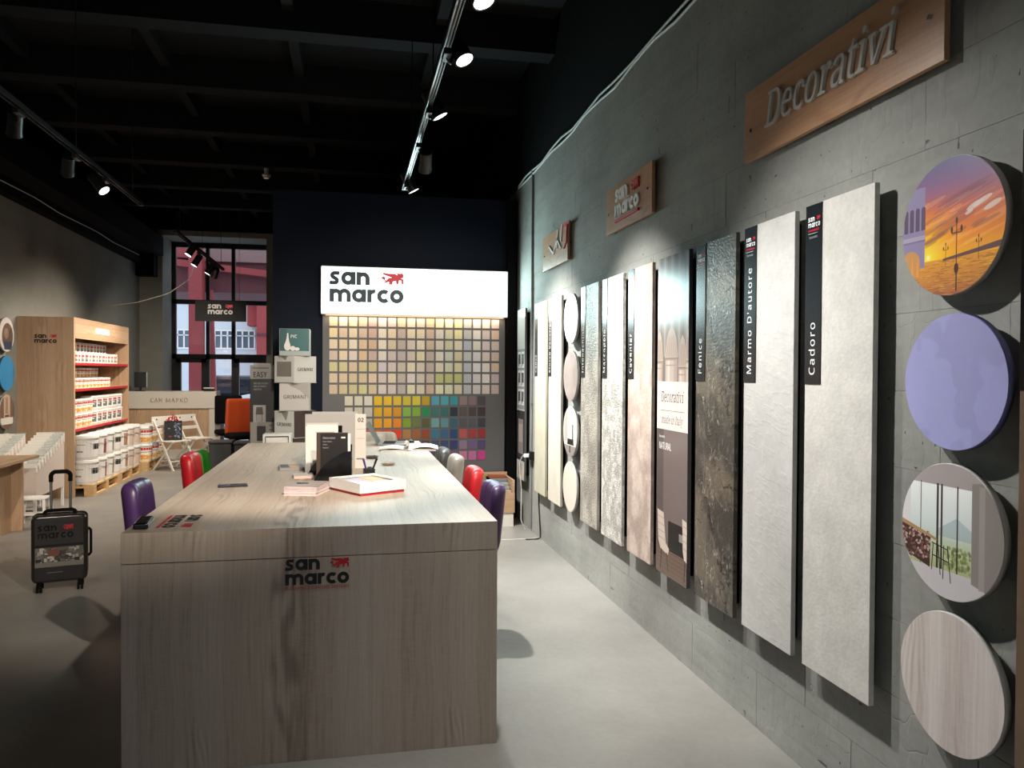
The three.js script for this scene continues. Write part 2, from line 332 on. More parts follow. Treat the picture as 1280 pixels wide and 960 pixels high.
// ---------------------------------------------------------------- outside: yard, sheds and a pale block
{
  const snow = std({ color: srgb(214, 222, 230), roughness: 0.9 }), facade = std({ color: srgb(208, 214, 220), roughness: 0.8 }), brickRed = std({ color: srgb(150, 62, 62), roughness: 0.8 }), steelRed = std({ color: srgb(142, 52, 56), roughness: 0.6 });
  const darkRed = std({ color: srgb(92, 44, 50), roughness: 0.7 }), pane = std({ color: srgb(84, 100, 118), roughness: 0.15 }), rust = std({ color: srgb(132, 104, 104), roughness: 0.9 });
  const g = struct('ground_yard', boxE(-30, 20, -0.6, -0.25, -60, -16.9), snow);
  const b = thing('apartment_building', 'pale concrete block with white framed windows across the yard', 'building', [0, -0.25, -40]);
  part(b, 'wall', boxE(-16, 6, 0, 7.3, -6, 0), facade); part(b, 'plinth', boxE(-16, 6, 0, 0.5, 0, 0.1), std({ color: srgb(150, 156, 164), roughness: 0.9 }));
  for (const y of [2.88, 5.05]) for (const x of [-14.4, -12.2, -10.0, -7.9, -5.93, -4.95]) {
    const fr = part(b, 'window', [boxE(x - 0.46, x + 0.46, y - 0.07, y, 0, 0.08), boxE(x - 0.46, x + 0.46, y + 0.8, y + 0.87, 0, 0.08), ...[-0.46, -0.17, 0.12, 0.39].map((o) => boxE(x + o, x + o + 0.07, y, y + 0.8, 0, 0.08)), boxE(x - 0.46, x + 0.46, y + 0.56, y + 0.61, 0, 0.08)], M.white);
    part(fr, 'pane', boxE(x - 0.44, x + 0.44, y, y + 0.8, 0, 0.03), pane);
  }
  const r = thing('brick_annex', 'red brick annex at the edge of the pale block', 'building', [0, -0.25, -38.3]);
  part(r, 'wall', boxE(-4.25, 4, 0, 5.0, -1.6, 0), brickRed); part(r, 'upper_wall', boxE(-4.72, -4.25, 3.9, 5.0, -1.6, -0.4), brickRed); part(r, 'string_course', [boxE(-4.25, 4, 3.4, 3.52, 0, 0.06)], darkRed); part(r, 'cornice', boxE(-4.75, 4, 5.0, 5.2, -1.6, 0.1), steelRed);
  const s = thing('steel_canopy', 'dark red steel canopy with a leaning column outside the shop window', 'canopy', [0, -0.25, -21]);
  part(s, 'roof', boxE(-9, 3, 3.76, 4.9, -2.4, 0), darkRed); part(s, 'fascia', boxE(-3.6, 3, 4.53, 4.9, 0, 0.12), rust); part(s, 'fascia', boxE(-9, -3.6, 4.6, 4.9, 0, 0.12), steelRed);
  part(s, 'beam', bar([-9, 4.95, 0.2], [3, 3.72, 0.2], 0.16, 0.16), steelRed);
  part(s, 'column', bar([-3.7, 0, 0.35], [-3.71, 4.6, 0.35], 0.33, 0.3), steelRed);
  part(s, 'brace', bar([-3.3, 0, 0.2], [-3.42, 3.8, 0.2], 0.13, 0.14), steelRed);
  const car = thing('parked_car', 'dark car parked in the snowy yard behind the window', 'car', [-3.6, -0.25, -29], 0.1);
  part(car, 'body', boxE(-2.1, 2.1, 0.25, 0.95, -0.85, 0.85, 'x', 0.12), std({ color: srgb(44, 52, 66), roughness: 0.3 }));
  part(car, 'cabin', boxE(-1.1, 1.2, 0.9, 1.62, -0.75, 0.75, 'x', 0.18), std({ color: srgb(30, 36, 46), roughness: 0.15 }));
  for (const x of [-1.3, 1.3]) for (const zz of [-0.8, 0.8]) part(car, 'wheel', new THREE.CylinderGeometry(0.32, 0.32, 0.2, 20).rotateX(Math.PI / 2).translate(x, 0.32, zz), M.black);
  const pav = thing('snow_bank', 'low bank of snow beside the yard path', 'snow bank', [-3.4, -0.25, -25]);
  part(pav, 'heap', cushion(6, 0.9, 1.2, 0.4, [16, 4, 6], (v) => { v.y += 0.08 * Math.sin(v.x * 3); }).translate(0, 0.55, 0), snow);
}

// ---------------------------------------------------------------- track lights
const warm = new THREE.Color(1.0, 0.88, 0.74), neutral = new THREE.Color(1.0, 0.985, 0.955), cool = new THREE.Color(0.93, 0.97, 1.0);
const lens = std({ color: 0x000000, emissive: new THREE.Color(1, 0.97, 0.92), emissiveIntensity: 5 });
function track(name, label, x, y, z0, z1, rods) {
  const t = thing(name, label, 'light track', [x, y, (z0 + z1) / 2]);
  const L = Math.abs(z1 - z0);
  part(t, 'rail', [box(0.036, 0.006, L, 0, 0.03, 0), box(0.004, 0.03, L, -0.016, 0.013, 0), box(0.004, 0.03, L, 0.016, 0.013, 0)], M.blackMetal);
  part(t, 'conductor', [box(0.006, 0.006, L - 0.02, -0.008, 0.02, 0), box(0.006, 0.006, L - 0.02, 0.008, 0.02, 0)], M.alu);
  part(t, 'end_cap', [box(0.04, 0.04, 0.03, 0, 0.015, L / 2), box(0.04, 0.04, 0.03, 0, 0.015, -L / 2)], M.blackMetal);
  for (const z of rods) part(t, 'suspension_rod', rod([0, 0.03, z - (z0 + z1) / 2], [0, BEAM - y + 0.3, z - (z0 + z1) / 2], 0.004, 6), M.blackMetal);
}
function spotlight(label, trackPos, head, target, cone, power, color = neutral, group, pen = 0.35) {
  // head: centre of the glowing face. trackPos: where the adapter sits on its rail
  const g = thing('track_spotlight', label, 'spotlight', trackPos, 0, group);
  const H = new THREE.Vector3(...head).sub(new THREE.Vector3(...trackPos)), dir = new THREE.Vector3(...target).sub(new THREE.Vector3(...head)).normalize();
  const q = new THREE.Quaternion().setFromUnitVectors(new THREE.Vector3(0, -1, 0), dir);
  const place = (geo) => geo.applyQuaternion(q).translate(H.x, H.y, H.z);
  const prof = [[0.0001, 0.16], [0.036, 0.16], [0.042, 0.15], [0.043, 0.02], [0.048, 0.0], [0.048, -0.004], [0.043, -0.004], [0.042, 0.004]].map(([r, y]) => new THREE.Vector2(r, y));
  part(g, 'housing', place(new THREE.LatheGeometry(prof, 28)), M.blackMetal);
  part(g, 'lens', place(cyl(0.042, 0.042, 0.004, 0, 0.0, 0, 28)), lens);
  const back = H.clone().addScaledVector(dir, -0.09);
  part(g, 'adapter', box(0.034, 0.03, 0.11, 0, -0.012, 0, 'y', 0.004), M.blackMetal);
  part(g, 'arm', tube([[0, -0.02, 0], [back.x * 0.4, Math.min(-0.04, back.y * 0.5), back.z * 0.5], back.toArray()], 0.007, 14, 8), M.blackMetal);
  const L = new THREE.SpotLight(color, SPOT * power, 0, cone * D2R, pen, 2); L.name = 'track_spotlight_lamp';
  L.position.copy(H).addScaledVector(dir, 0.03); L.castShadow = true; L.shadow.radius = 1.6; L.shadow.mapSize.set(2048, 2048); L.shadow.bias = -0.0005;
  const tg = new THREE.Object3D(); tg.name = 'lamp_target'; tg.position.copy(H).addScaledVector(dir, 2); g.add(L, tg); L.target = tg;
  return g;
}
track('light_track', 'black ceiling track over the long table, nearest the display panels', 0.44, 3.06, 0.6, -6.6, [0.2, -1.3, -2.8, -4.3, -5.8]);
track('light_track', 'black ceiling track above the floor beside the shelf cabinet', -1.93, 3.1, -4.4, -8.0, [-4.6, -6.2, -7.7]);
track('light_track', 'black track behind the photographer, over the entrance', -1.93, 3.1, 2.4, -1.2, [2.2, -1.0]);
track('light_track', 'short black track hanging before the tall window', -1.93, 3.1, -9.5, -12.9, [-9.7, -12.7]);
const RT = (z) => [0.44, 3.045, z], LT = (z) => [-1.93, 3.085, z];
// the panel wall
spotlight('spotlight cut off by the top edge above the wood sign', RT(-2.96), [0.5, 2.97, -3.0], [1.5, 0.0, -2.05], 56, 0.66, neutral, undefined, 1.0);
spotlight('second spotlight along the track, seen edge-on', RT(-3.7), [0.53, 3.03, -3.73], [1.7, 0.25, -2.75], 34, 0.6, neutral, undefined, 1.0);
spotlight('third spotlight along the track above the table', RT(-4.55), [0.51, 3.03, -4.58], [1.745, 0.8, -4.6], 37, 1.8, neutral, undefined, 1.0);
spotlight('last spotlight on the track over the table, toward the lit sign', RT(-6.4), [0.5, 3.0, -6.38], [1.745, 0.7, -6.5], 40, 2.5, neutral, undefined, 1.0);
spotlight('dark-backed spotlight aimed away at the swatch board', RT(-5.25), [0.5, 2.93, -5.4], [0.66, 1.2, -8.17], 40, 0.55, warm, undefined, 0.8);
// the table and the floor beyond it, from two lamps of the same track over the photographer's head
spotlight('spotlight over the photographer aimed down the table', RT(-1.86), [0.44, 2.97, -1.9], [-0.7, 0.75, -5.9], 26, 1.55, warm);
spotlight('spotlight over the photographer aimed at the shelves', RT(-0.32), [0.44, 2.97, -0.35], [-2.2, 0.6, -8.2], 22, 1.05, warm);
// lamps behind the photographer light the entrance
spotlight('spotlight at the near end of the table track, behind the photographer', RT(0.5), [0.4, 2.95, 0.5], [-0.6, 0.3, 2.8], 62, 0.6, neutral, undefined, 0.8);
spotlight('spotlight over the entrance floor on the near wall track', [-1.93, 3.085, 0.9], [-1.98, 2.96, 0.9], [-2.4, 0.0, 2.4], 62, 0.6, neutral, undefined, 0.8);
// left
spotlight('slanted spotlight at the near end of the track by the cabinet', LT(-5.2), [-2.03, 3.0, -5.4], [-3.3, 0.0, -8.2], 48, 0.36, warm, undefined, 1.0);
spotlight('dim spotlight between the two bright ones by the cabinet', LT(-6.2), [-2.02, 2.98, -6.3], [-3.4, 0.3, -9.8], 46, 0.3, warm, undefined, 1.0);
spotlight('round bright spotlight at the far end of the track by the cabinet', LT(-6.9), [-1.9, 2.96, -6.75], [-0.2, 0.9, -6.1], 28, 0.4, warm, undefined, 0.7);
spotlight('topmost spotlight before the window', LT(-10.3), [-1.93, 2.95, -10.2], [-3.3, 0.5, -9.6], 54, 0.45, warm, undefined, 1.0);
spotlight('middle spotlight before the window, over the loose white cable', LT(-10.9), [-2.0, 2.92, -10.95], [-3.3, 0.5, -10.5], 56, 0.5, warm, undefined, 1.0);
spotlight('third spotlight before the window, lowest of the lit ones', LT(-11.7), [-1.97, 2.91, -11.75], [-3.3, 0.7, -11.5], 64, 0.85, warm, undefined, 1.0);
spotlight('dark-backed last spotlight before the window, aimed at the counter', LT(-12.35), [-1.98, 2.94, -12.4], [-3.1, 0.75, -14.6], 50, 0.75, warm, undefined, 1.0);

// ---------------------------------------------------------------- the long table
const TT = 0.93;
{
  const x0 = -0.848, x1 = 0.603, z1 = -3.205, z0 = -6.62, zf = -7.02;
  const t = thing('long_table', 'long sonoma oak counter table with panel ends in the middle of the shop', 'table', [0, 0, 0]);
  part(t, 'tabletop', boxE(x0, x1, TT - 0.118, TT, -5.2, z1, 'z', 0.0015), M.sonoma);
  part(t, 'tabletop_extension', boxE(x0, x1, TT - 0.118, TT, zf, -5.203, 'z', 0.0015), M.sonoma);
  part(t, 'end_panel', boxE(x0, x1, 0, TT - 0.121, z1 - 0.06, z1, 'y', 0.0015), M.sonoma);
  part(t, 'end_panel', boxE(x0, x1, 0, TT - 0.121, zf, zf + 0.06, 'y', 0.0015), M.sonoma);
  part(t, 'modesty_panel', boxE(-0.15, -0.1, 0.0, TT - 0.121, zf + 0.06, z1 - 0.06, 'y'), M.sonoma);
  const lf = logo(t, 0.246, { text: ink, lion: lionRed, tagline: lionRed, depth: 0.0008 }); lf.position.set(-0.247, 0.703, z1 + 0.0003);
  const lt = logo(t, 0.27, { text: ink, lion: lionRed, tagline: lionRed, depth: 0.0008 }); lt.rotation.set(-Math.PI / 2, 0, -Math.PI / 2); lt.position.set(-0.725, TT + 0.0003, -3.56);
}

// ---------------------------------------------------------------- lit sign and the colour board
{
  const s = thing('light_box_sign', 'wide glowing white sign box above the colour swatches', 'sign', [0, 0, 0]);
  const glow = std({ color: srgb(240, 246, 248), emissive: new THREE.Color(0.86, 1.0, 1.02), emissiveIntensity: SIGN_GLOW, roughness: 0.4 });
  part(s, 'casing', [boxE(-0.285, 1.62, 2.118, 2.124, -8.2, -8.1), boxE(-0.285, 1.62, 2.594, 2.6, -8.2, -8.1), boxE(-0.285, -0.279, 2.118, 2.6, -8.2, -8.1), boxE(1.614, 1.62, 2.118, 2.6, -8.2, -8.1)], M.white);
  part(s, 'light_face', boxE(-0.279, 1.614, 2.124, 2.594, -8.12, -8.1), glow);
  const l = logo(s, 0.735, { text: std({ color: srgb(20, 52, 66), roughness: 0.5 }), lion: std({ color: srgb(226, 34, 62), roughness: 0.5 }), tagline: std({ color: srgb(150, 128, 140), roughness: 0.5 }), depth: 0.002 });
  l.position.set(-0.2, 2.243, -8.0995);
  const a = new THREE.RectAreaLight(new THREE.Color(0.68, 0.98, 1.0), SIGN_LIGHT, 1.86, 0.45); a.name = 'light_box_sign_lamp'; a.position.set(0.667, 2.36, -8.09); a.lookAt(0.667, 2.36, 0); s.add(a);
  part(s, 'led_strip', boxE(-0.24, 1.58, 2.106, 2.117, -8.136, -8.124), std({ color: 0x222222, emissive: new THREE.Color(1, 0.7, 0.4), emissiveIntensity: LED_GLOW }));
  const b = new THREE.RectAreaLight(new THREE.Color(1, 0.7, 0.44), LED_LIGHT, 1.8, 0.02); b.name = 'led_strip_lamp'; b.position.set(0.667, 2.104, -8.13); b.lookAt(0.667, 0.5, -8.3); s.add(b);
}
{
  const b = thing('swatch_board', 'grey board covered with rows of square paint swatches', 'swatch board', [0, 0, 0]);
  part(b, 'board', boxE(-0.27, 1.605, 0.3, 2.117, -8.2, -8.172), std({ color: srgb(98, 98, 100), roughness: 0.7 }));
  const sw = new RoundedBoxGeometry(0.079, 0.093, 0.008, 1, 0.001), mats = {};
  const fleck = texture(64, 64, (u, v) => { const k = 225 + 30 * fbm(u, v, 16, 16, 2, 5); return [k, k, k]; });
  const mat = (c) => mats[c] ??= std({ color: srgb(...c), roughness: 0.8, map: fleck });
  const put = (x, y, c) => { const m = part(b, 'swatch', sw, mat(c)); m.position.set(x, y, -8.169); };
  // upper block: pale tints by row and column
  const hues = [[220, 202, 176], [222, 204, 180], [224, 210, 190], [214, 190, 162], [206, 180, 156], [218, 206, 192], [210, 194, 174], [192, 182, 172], [218, 207, 192], [212, 201, 184], [200, 179, 156], [218, 210, 190], [206, 208, 180], [216, 206, 170], [184, 190, 198], [218, 212, 204], [220, 210, 206], [214, 192, 182]];
  for (let r = 0; r < 7; r++) for (let k = 0; k < 18; k++) {
    const h = hues[k], n = hash(k, r, 77), n2 = hash(k, r, 99), q = [h[0] - 10 + n * 22, h[1] - 12 + n * 24 + n2 * 6, h[2] - 6 + n2 * 26].map((v) => Math.max(0, Math.min(240, v)));
    if (r > 3 && k < 5) { q[0] = 200 + 16 * n; q[1] = 190 + 14 * n2; q[2] = 148 + 24 * n; }
    if (r === 5 && k > 10 && k < 14) { q[0] = 190; q[1] = 196; q[2] = 132; }
    put(-0.163 + k * (1.664 / 17), 2.05 - r * 0.1146, q.map((v) => Math.round(v / 4) * 4));
  }
  const low = [
    [[214, 208, 188], [210, 206, 190], [214, 210, 200], [222, 186, 38], [224, 186, 40], [214, 184, 56], [200, 186, 60], [208, 194, 60], [190, 160, 40], [84, 160, 184], [80, 164, 178], [60, 150, 164], [150, 128, 130], [140, 118, 124], [84, 78, 84]],
    [[196, 194, 180], [202, 198, 184], [190, 190, 182], [214, 168, 30], [220, 164, 34], [206, 146, 28], [128, 176, 76], [124, 170, 54], [30, 140, 84], [60, 112, 112], [52, 110, 112], [40, 56, 66], [94, 86, 88], [84, 72, 76], [70, 58, 62]],
    [[184, 184, 176], [196, 192, 180], [176, 176, 170], [222, 158, 34], [228, 160, 36], [226, 132, 34], [126, 160, 44], [108, 120, 66], [88, 92, 54], [112, 164, 170], [96, 148, 162], [62, 100, 122], [92, 90, 96], [92, 92, 102], [66, 68, 82]],
    [[176, 172, 166], [166, 166, 160], [214, 90, 52], [226, 82, 42], [226, 74, 42], [220, 64, 40], [170, 124, 74], [158, 98, 56], [148, 70, 46], [62, 118, 150], [60, 104, 142], [44, 74, 124], [190, 90, 92], [166, 62, 66], [158, 50, 58]],
    [[160, 156, 150], [150, 150, 150], [190, 74, 52], [200, 60, 40], [180, 52, 44], [160, 44, 40], [140, 90, 60], [120, 70, 50], [100, 60, 50], [70, 80, 120], [66, 76, 118], [58, 62, 122], [146, 124, 150], [116, 96, 144], [84, 74, 116]],
    [[150, 148, 144], [140, 140, 140], [170, 120, 120], [190, 110, 120], [180, 90, 110], [160, 80, 90], [120, 100, 90], [110, 90, 90], [100, 80, 90], [90, 80, 110], [100, 90, 120], [120, 90, 120], [196, 126, 160], [190, 112, 160], [196, 64, 140]],
  ];
  low.forEach((row, r) => row.forEach((c, k) => put(-0.01 + k * (1.37 / 14), 1.245 - r * 0.1152, c)));
}
{ // black edge board and the box of sample tiles by the corner
  single('corner_board', 'narrow black board standing in the corner beside the swatches', 'board', boxE(1.622, 1.715, 0, 3.36, -8.199, -8.13), M.black);
  const b = thing('sample_box', 'wooden floor box filled with stacks of coloured sample cards', 'sample box', [1.4, 0, -7.9]);
  part(b, 'base', box(0.42, 0.14, 0.4, 0, 0.07, 0), M.offwhite);
  part(b, 'body', [box(0.44, 0.2, 0.02, 0, 0.24, 0.2, 'x'), box(0.02, 0.33, 0.4, -0.21, 0.3, 0, 'x'), box(0.02, 0.33, 0.4, 0.21, 0.3, 0, 'x'), box(0.44, 0.36, 0.02, 0, 0.32, -0.2, 'x')], M.oak);
  part(b, 'divider', box(0.012, 0.32, 0.38, 0, 0.3, 0), M.black);
  const cols = [[128, 140, 60], [120, 126, 120], [160, 160, 150], [110, 124, 128], [148, 140, 130], [150, 80, 50], [120, 120, 118], [150, 152, 150], [138, 140, 138], [170, 150, 130]];
  cols.forEach((c, i) => { const k = i % 5, col = i < 5 ? -0.105 : 0.1; part(b, 'sample_card_stack', box(0.18, 0.03, 0.065, col, 0.46 - k * 0.03, -0.15 + k * 0.075, 'x', 0.002).rotateX(0), std({ color: srgb(...c), roughness: 0.7 })); });
  part(b, 'card_bed', box(0.4, 0.3, 0.36, 0, 0.18, 0), M.greyDark);
}

// ---------------------------------------------------------------- panels, discs and wood signs on the concrete wall
const FX = 1.685;                                            // front face of the panels
const panelTex = {
  pearl: texture(512, 1024, (u, v) => { const a = fbm(u, v, 6, 12, 5, 301), b = fbm(u, v, 50, 80, 3, 311); const k = 0.95 + (a - 0.5) * 0.12 + (b - 0.5) * 0.08; return clamp8([218 * k, 214 * k, 206 * k]); }, true, 0.5, 1),
  ripple: texture(512, 1024, (u, v) => { const a = fbm(u, v, 5, 10, 4, 321), b = fbm(u, v, 30, 60, 3, 331); const k = 0.95 + (a - 0.5) * 0.08 + (b - 0.5) * 0.06; return clamp8([206 * k, 203 * k, 198 * k]); }, true, 0.5, 1),
  rippleB: texture(512, 1024, (u, v) => { const w = fbm(u, v, 6, 8, 4, 341), r = fbm(u + w * 0.05, v + u * 0.12, 8, 64, 3, 351); return 0.5 + (sstep(0.58, 0.66, r) - 0.3) * 0.6 + (w - 0.5) * 0.3; }, false, 0.5, 1),
  bronze: texture(512, 1024, (u, v) => {
    const a = fbm(u, v, 3, 6, 6, 361), b = fbm(u, v, 24, 24, 4, 371), c = fbm(u + a * 0.2, v + b * 0.06, 4, 5, 5, 381), vein = Math.abs(c - 0.5), e = Math.abs(fbm(u + b * 0.1, v, 3, 3, 5, 391) - 0.52);
    let q = mixc([70, 66, 60], [108, 98, 85], sstep(0.32, 0.7, a)); q = mixc(q, [150, 140, 124], sstep(0.55, 0.85, b) * 0.45);
    if (vein < 0.012) q = mixc(q, [188, 182, 170], 0.75 * (1 - vein / 0.012)); if (e < 0.008) q = mixc(q, [40, 34, 30], 0.7);
    return clamp8(q);
  }, true, 0.45, 0.9),
  rose: texture(512, 1024, (u, v) => { const a = fbm(u, v, 5, 8, 5, 401), b = fbm(u, v, 40, 90, 3, 411); const q = mixc([172, 152, 140], [206, 186, 172], sstep(0.3, 0.7, a)); const k = 1 + (b - 0.5) * 0.16; return clamp8(q.map((x) => x * k)); }, true, 0.5, 1),
  silver: texture(512, 1024, (u, v) => { const a = fbm(u, v, 10, 16, 5, 421), b = fbm(u, v, 60, 90, 2, 431); const q = mixc([186, 182, 174], [228, 224, 216], sstep(0.35, 0.65, a)); const k = 1 + (b - 0.5) * 0.2; return clamp8(q.map((x) => x * k)); }, true, 0.4, 0.8),
  greige: texture(512, 1024, (u, v) => { const a = fbm(u, v, 5, 7, 5, 441), b = fbm(u, v, 40, 60, 3, 451); const q = mixc([138, 132, 122], [176, 170, 158], sstep(0.3, 0.7, a)); const k = 1 + (b - 0.5) * 0.14; return clamp8(q.map((x) => x * k)); }, true, 0.5, 1),
  cream: texture(512, 512, (u, v) => { const a = fbm(u, v, 4, 6, 4, 461); const k = 0.96 + (a - 0.5) * 0.1; return clamp8([222 * k, 214 * k, 198 * k]); }, true, 0.5, 1),
  straw: texture(512, 512, (u, v) => { const a = fbm(u, v, 4, 6, 4, 481); const k = 0.95 + (a - 0.5) * 0.12; return clamp8([206 * k, 200 * k, 178 * k]); }, true, 0.5, 1),
  brown: texture(512, 512, (u, v) => { const a = fbm(u, v, 4, 6, 5, 491); return clamp8(mixc([84, 66, 50], [124, 100, 78], a)); }, true, 0.5, 1),
  grainB: texture(512, 512, (u, v) => fbm(u, v, 24, 36, 4, 501), false, 0.3, 0.3),
};
const surf = {
  pearl: std({ map: panelTex.pearl, bumpMap: panelTex.grainB, bumpScale: 0.0006, roughness: 0.42 }),
  ripple: std({ map: panelTex.ripple, bumpMap: panelTex.rippleB, bumpScale: 0.0006, roughness: 0.45 }),
  bronze: std({ map: panelTex.bronze, bumpMap: panelTex.grainB, bumpScale: 0.0012, roughness: 0.36, metalness: 0.15 }),
  rose: std({ map: panelTex.rose, bumpMap: panelTex.grainB, bumpScale: 0.0008, roughness: 0.65 }),
  silver: std({ map: panelTex.silver, bumpMap: panelTex.grainB, bumpScale: 0.004, roughness: 0.38, metalness: 0.2 }),
  greige: std({ map: panelTex.greige, bumpMap: panelTex.grainB, bumpScale: 0.004, roughness: 0.42, metalness: 0.1 }),
  cream: std({ map: panelTex.cream, roughness: 0.32 }), straw: std({ map: panelTex.straw, roughness: 0.3 }), brown: std({ map: panelTex.brown, roughness: 0.5 }),
};
function spaced(g, s, x, y, gap) { for (const ch of s) { g.fillText(ch, x, y); x += g.measureText(ch).width + gap; } return x; }
// the same lettering for flat print: drawn with round strokes on a canvas, x-height h, baseline y
function printLogo(g, x, y, h, c1, c2, w = 1) {
  g.save(); g.translate(x, y); g.scale(h * w, -h); g.fillStyle = c1;
  const wd = (s, dy) => { let dx = 0; for (const ch of s) {
    g.save(); g.translate(dx, dy); g.lineWidth = 0.28; g.strokeStyle = c1;
    const A = (cx, cy, r, a, b) => { g.beginPath(); g.arc(cx, cy, r, a, b); g.stroke(); }, V = (x0) => g.fillRect(x0, 0, 0.29, 1);
    if (ch === 'o') A(0.52, 0.5, 0.375, 0, 7); if (ch === 'a') { A(0.5, 0.5, 0.36, 0, 7); V(0.76); }
    if (ch === 'n') { V(0); A(0.48, 0.5, 0.345, 0, Math.PI); g.fillRect(0.69, 0, 0.28, 0.5); }
    if (ch === 'm') { V(0); A(0.46, 0.54, 0.315, 0, Math.PI); g.fillRect(0.635, 0, 0.28, 0.54); A(1.1, 0.54, 0.32, 0, Math.PI); g.fillRect(1.28, 0, 0.28, 0.54); }
    if (ch === 'r') { V(0); A(0.5, 0.5, 0.36, 1.3, Math.PI); } if (ch === 'c') A(0.52, 0.5, 0.375, 0.85, 5.44);
    if (ch === 's') { g.beginPath(); g.moveTo(0.72, 0.87); g.bezierCurveTo(0.1, 0.98, 0.05, 0.6, 0.38, 0.5); g.bezierCurveTo(0.75, 0.4, 0.7, 0.02, 0.02, 0.15); g.stroke(); }
    g.restore(); dx += GLYPH[ch][0] + 0.13; } return dx; };
  const W = wd('marco', 0); wd('san', 1.32);
  g.fillStyle = c2; g.beginPath(); LION.forEach(([a, b], i) => (i ? g.lineTo(W - 1.9 + a * 1.75, 1.36 + b) : g.moveTo(W - 1.9 + a * 1.75, 1.36 + b))); g.fill();
  g.restore(); return W * h * w;
}
function labelTex(text, seed) {
  return canvasTex(160, 1024, (g, w, h) => {
    g.fillStyle = '#1c2024'; g.fillRect(0, 0, w, h);
    printLogo(g, 22, 126, 25, '#f4f4f2', '#d8203c', 0.84);
    g.fillStyle = '#a01c30'; g.fillRect(22, 138, 112, 12); g.fillStyle = '#b8b8b8'; g.fillRect(22, 160, 100, 3); g.font = '19px sans-serif'; g.fillText('Decorativi', 32, 190);
    g.save(); g.translate(104, h - 46); g.rotate(-Math.PI / 2); g.fillStyle = '#f2f2f0'; g.font = '82px sans-serif'; spaced(g, text, 0, 0, 8); g.restore();
  });
}
function facePlane(z0, z1, y0, y1, x) {                       // faces -x, u runs from far (left in view) to near, v up
  const g = new THREE.PlaneGeometry(Math.abs(z1 - z0), y1 - y0); g.rotateY(-Math.PI / 2); return g.translate(x, (y0 + y1) / 2, (z0 + z1) / 2);
}
const YB = 0.448, YT = 2.178;
function wallPanel(zL, zR, mat, label, name, kind = 'panel') {
  const p = thing('display_board', label, 'wall board', [0, 0, 0], 0, undefined);
  part(p, 'board', boxE(FX, FX + 0.02, YB, YT, zL, zR, 'y', 0.0015), mat);
  part(p, 'backing_frame', boxE(FX + 0.02, XR, YB + 0.05, YT - 0.04, zL + 0.05, zR - 0.05), M.black);
  if (name) {
    const s = part(p, 'name_strip', boxE(FX - 0.003, FX + 0.001, YT - 0.668, YT - 0.002, zL + 0.001, zL + 0.103), M.blackMetal);
    const face = part(s, 'printed_face', facePlane(zL + 0.003, zL + 0.101, YT - 0.666, YT - 0.004, FX - 0.0034), std({ map: labelTex(name), roughness: 0.22 }));
  }
  return p;
}
wallPanel(-2.69, -2.297, surf.pearl, 'tall pearly off-white panel next to the column of four discs', 'Cadoro');
wallPanel(-3.16, -2.769, surf.ripple, 'tall white rippled plaster panel, second from the near discs', "Marmo D'autore");
wallPanel(-3.645, -3.243, surf.bronze, 'tall dark brown veined metallic panel', 'Fenice');
wallPanel(-4.62, -4.232, surf.rose, 'tall rosy beige sanded panel just beyond the printed poster panel', 'Cavenier');
wallPanel(-5.13, -4.722, surf.silver, 'tall silvery white sparkling panel between rosy and greige ones', 'Marcopolo');
wallPanel(-5.63, -5.224, surf.greige, 'tall greige panel beside the far column of discs', 'Intonachino');
wallPanel(-6.605, -6.199, surf.cream, 'tall glossy cream panel just beyond the far column of discs', 'Stucco Veneziano');
wallPanel(-7.12, -6.71, surf.straw, 'tall straw-toned panel next to the vertical conduit', 'Canva');
{ // the panel that the right edge of the picture cuts
  const p = thing('display_board', 'brown panel cut by the picture edge beside the near discs', 'wall board');
  part(p, 'board', boxE(FX, FX + 0.02, YB, YT, -1.715, -1.32, 'y', 0.0015), surf.brown); part(p, 'backing_frame', boxE(FX + 0.02, XR, YB + 0.05, YT - 0.04, -1.665, -1.37), M.black);
  part(p, 'name_strip', boxE(FX - 0.003, FX + 0.001, YT - 0.668, YT - 0.002, -1.714, -1.612), M.gloss);
}
